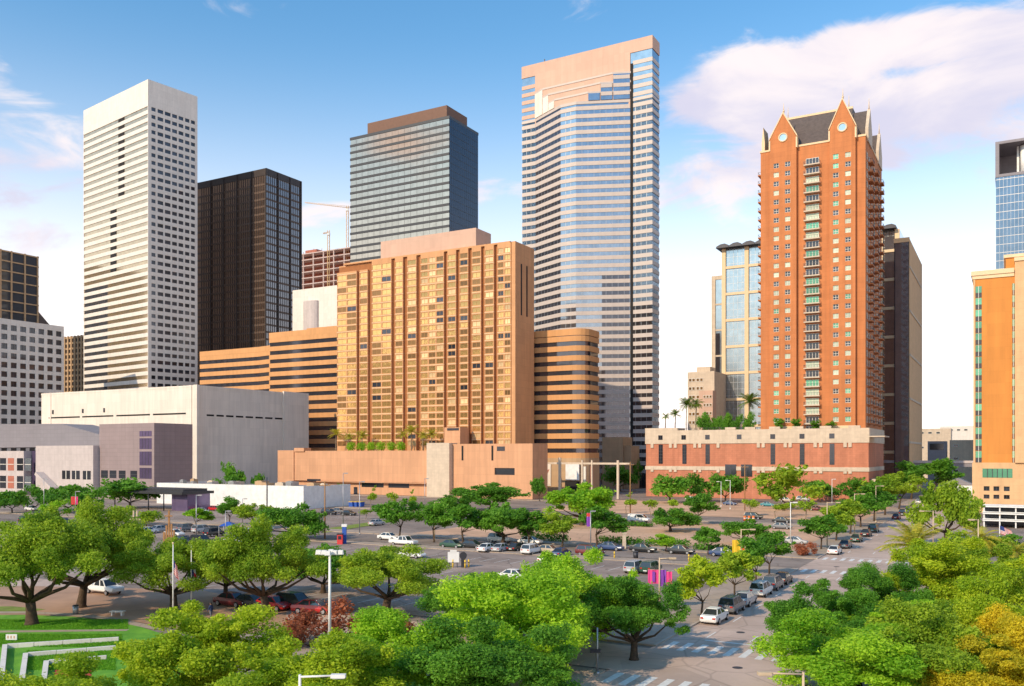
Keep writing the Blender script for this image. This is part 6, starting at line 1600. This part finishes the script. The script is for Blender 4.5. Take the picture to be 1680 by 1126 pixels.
p = ground(1043, 917); t = thing('litter_bin', 'black litter bin on the side street pavement', 'bin', p)
m = MB(); m.tube((0, 0, 0), (0, 0, 1.1), .38, .42, 12); m.part('drum', 'metal_dark', t); m = MB(); m.tube((0, 0, 1.1), (0, 0, 1.22), .46, .4, 12); m.part('lid', 'black_band', t)
p = ground(1024, 900); t = thing('sign_post', 'pale square post between the two hedge strips', 'post', p)
m = MB(); m.box(-.3, .3, -.3, .3, 0, 2.6); m.part('post', 'cream_stone', t); m = MB(); m.box(-.38, .38, -.38, .38, 2.6, 2.8); m.part('cap', 'cream_stone', t)
# kerb wall in the lot entrance, guard boxes
for px, py, lab in ((1168, 842, 'a'), ):
    pass
for k, (px, lab) in enumerate(((578, 'leftmost of three blue bins on the hotel side lot'), (585, 'middle of three blue bins on the hotel side lot'), (592, 'rightmost of three blue bins on the hotel side lot'))):
    p = ground(px, 832); t = thing('blue_bin', lab, 'bin', p, -TH, 'blue bins')
    m = MB(); m.prism_x([(-.8, .15), (.8, .15), (1.0, 1.6), (-1.0, 1.6)], -.75, .75); m.part('body', 'banner_blue', t); m = MB(); m.box(-.8, .8, -1.05, 1.05, 1.6, 1.75); m.part('lid', 'paint_yellow', t)
for k, (px, lab) in enumerate(((1222, 'left orange barrel before the black tall car'), (1229, 'middle orange barrel before the black tall car'), (1236, 'right orange barrel before the black tall car'))):
    p = ground(px, 855); t = thing('traffic_barrel', lab, 'barrel', p, 0, 'orange barrels')
    m = MB(); m.tube((0, 0, 0), (0, 0, .12), .45, n=12); m.part('base', 'tyre', t); m = MB(); m.tube((0, 0, .12), (0, 0, 1.3), .36, .3, 12); b = m.part('drum', 'banner_orange', t)
    m = MB(); m.tube((0, 0, .6), (0, 0, .8), .345, .34, 12); m.part('stripe', 'flag_white', b)
p = ground(375, 880); t = thing('blue_canopy', 'small bright blue canopy tent among the cars in the left lot', 'tent', p)
m = MB(); m.loft([[(-1.6, -1.6, 2.2), (1.6, -1.6, 2.2), (1.6, 1.6, 2.2), (-1.6, 1.6, 2.2)], [(-.2, -.2, 3.0), (.2, -.2, 3.0), (.2, .2, 3.0), (-.2, .2, 3.0)]]); m.part('canopy', 'banner_blue', t)
for x in (-1.5, 1.5):
    for y in (-1.5, 1.5): m = MB(); m.tube((x, y, 0), (x, y, 2.2), .04, n=6); m.part('leg', 'metal_white', t)
# signal pole at the near corner
p = ground(980, 1108); t = thing('traffic_signal', 'slim grey signal pole with a black signal box at the crosswalk corner', 'traffic light', p); h = zat(1030, p[1])
m = MB(); m.tube((0, 0, 0), (0, 0, .3), .18, n=10); m.tube((0, 0, .3), (0, 0, h), .085, .07, 10); m.part('post', 'metal_grey', t)
m = MB(); m.box(-.55, .25, -.14, .14, zat(1071, p[1]), zat(1065, p[1])); s = m.part('signal_box', 'black_band', t)
for k, x in enumerate((-.42, -.15, .12)):
    m = MB(); m.tube((x, -.15, zat(1068, p[1])), (x, -.24, zat(1068, p[1])), .085, .1, 8); m.part('signal_hood', 'metal_dark', s)
# terraced stone seats on the lawn
def wall_run(pix, hgt, label, w=.38):
    t = thing('terrace_wall', label, 'terrace wall', ground(*pix[0])); o = Vector(t.location)
    pts = [Vector(ground(*q)) - o for q in pix]
    for i in range(len(pts) - 1):
        d = (pts[i + 1] - pts[i]).normalized(); n = Vector((-d.y, d.x, 0)) * w / 2
        L = (pts[i + 1] - pts[i]).length; k = max(1, int(L / 1.9))
        for j in range(k):
            a, b = pts[i] + d * (L * j / k + (.02 if j or i == 0 else w / 2)), pts[i] + d * (L * (j + 1) / k - .02)
            mb = MB(); mb.prism([tuple((a + n)[:2]), tuple((a - n)[:2]), tuple((b - n)[:2]), tuple((b + n)[:2])], -.1, hgt + .012 * ((i + j) % 2)); mb.part('stone_block', 'white_concrete', t)
wall_run(((2, 1120), (8, 1064), (195, 1052)), .36, 'outermost pale stone terrace wall on the lawn')
wall_run(((36, 1120), (42, 1078), (190, 1066)), .34, 'middle pale stone terrace wall on the lawn')
wall_run(((72, 1120), (76, 1090), (175, 1082)), .32, 'innermost pale stone terrace wall on the lawn')
gsheet('flower_bed', [ground(*q) for q in ((88, 1110), (90, 1098), (150, 1096), (150, 1110))], .02, 'flower_bed')
t = thing('park_sign', 'small white sign panel on the lawn beside the terrace walls', 'sign', ground(19, 1052), 0)
m = MB(); m.box(-.5, .5, -.05, .05, .12, .62); m.part('panel', 'metal_white', t)
for x in (-.3, -.02, .26): m = MB(); m.box(x - .07, x + .07, -.065, -.051, .25, .5); m.part('panel_print', 'pink_stone', t)
m = MB(); m.box(-.4, -.32, -.03, .03, 0, .12); m.box(.32, .4, -.03, .03, 0, .12); m.part('legs', 'metal_grey', t)
t = thing('bench', 'white slab bench on the brown plaza behind the yellow green tree', 'bench', ground(193, 1010), -.1)
m = MB(); m.box(-.75, .75, -.3, .3, .38, .5); m.part('seat', 'white_concrete', t)
for x in (-.6, .48): m = MB(); m.box(x, x + .14, -.25, .25, 0, .38); m.part('leg', 'white_concrete', t)
t = thing('litter_bin', 'grey litter bin at the foot of the plaza oak', 'bin', ground(124, 1008))
m = MB(); m.tube((0, 0, 0), (0, 0, .9), .28, .31, 12); m.part('drum', 'metal_grey', t); m = MB(); m.tube((0, 0, .9), (0, 0, 1.0), .34, .26, 12); m.part('lid', 'metal_dark', t)
# someone walking on the plaza
mat('cloth_navy', (.03, .05, .12), .9, var=0); mat('skin', (.45, .27, .18), .6, var=0); mat('hair', (.03, .02, .015), .8, var=0); mat('cloth_grey', (.12, .12, .14), .9, var=0)
def person(pos, rz, label, top, legs):
    t = thing('person', label, 'person', pos, rz)
    V_ = [(0, 0, .95), (0, 0, 1.2), (0, 0, 1.43), (0, 0, 1.52), (.1, 0, .92), (.12, .1, .5), (.12, .02, .08), (.12, .16, .03), (-.1, 0, .92), (-.12, -.08, .5), (-.12, -.22, .08), (-.12, -.08, .03), (.2, 0, 1.4), (.25, -.06, 1.13), (.26, .04, .88), (-.2, 0, 1.4), (-.25, .08, 1.13), (-.26, .18, .9), (.26, .07, .8), (-.26, .23, .82)]
    E_ = [(0, 1), (1, 2), (2, 3), (0, 4), (4, 5), (5, 6), (6, 7), (0, 8), (8, 9), (9, 10), (10, 11), (2, 12), (12, 13), (13, 14), (2, 15), (15, 16), (16, 17), (14, 18), (17, 19)]
    R_ = [.15, .14, .13, .06, .10, .07, .045, .035, .10, .07, .045, .035, .065, .05, .035, .065, .05, .035, .03, .03]
    me = bpy.data.meshes.new('body'); me.from_pydata(V_, E_, []); me.materials.append(MATS[top])
    o = obj('body', me, t); md = o.modifiers.new('skin', 'SKIN')
    if not me.skin_vertices: bpy.context.view_layer.objects.active = o
    sv = me.skin_vertices[0].data if me.skin_vertices else None
    if sv:
        for k, q in enumerate(R_): sv[k].radius = (q, q)
        sv[0].use_root = True
    sd = o.modifiers.new('smooth', 'SUBSURF'); sd.levels = sd.render_levels = 1
    m = MB(); m.ball((0, .01, 1.64), .1, 12, sz=1.22); m.tube((0, .105, 1.62), (0, .135, 1.60), .018, .012, 6); hd = m.part('head', 'skin', t)
    m = MB(); m.ball((0, -.02, 1.68), .108, 12, sz=1.05); m.part('hair', 'hair', hd)
    m = MB()
    for s, y1, y2 in ((1, .1, .02), (-1, -.08, -.22)): m.path([(s * .1, 0, .93), (s * .12, y1, .5), (s * .12, y2, .09)], [.115, .085, .065], 8)
    m.part('trousers', legs, t)
person(ground(346, 1017), 1.2, 'person in dark clothes walking on the plaza by the right flag pole', 'cloth_navy', 'cloth_grey')
person(atY(911, 330), .4, 'person in grey standing by the entrance pergola', 'cloth_grey', 'cloth_navy')
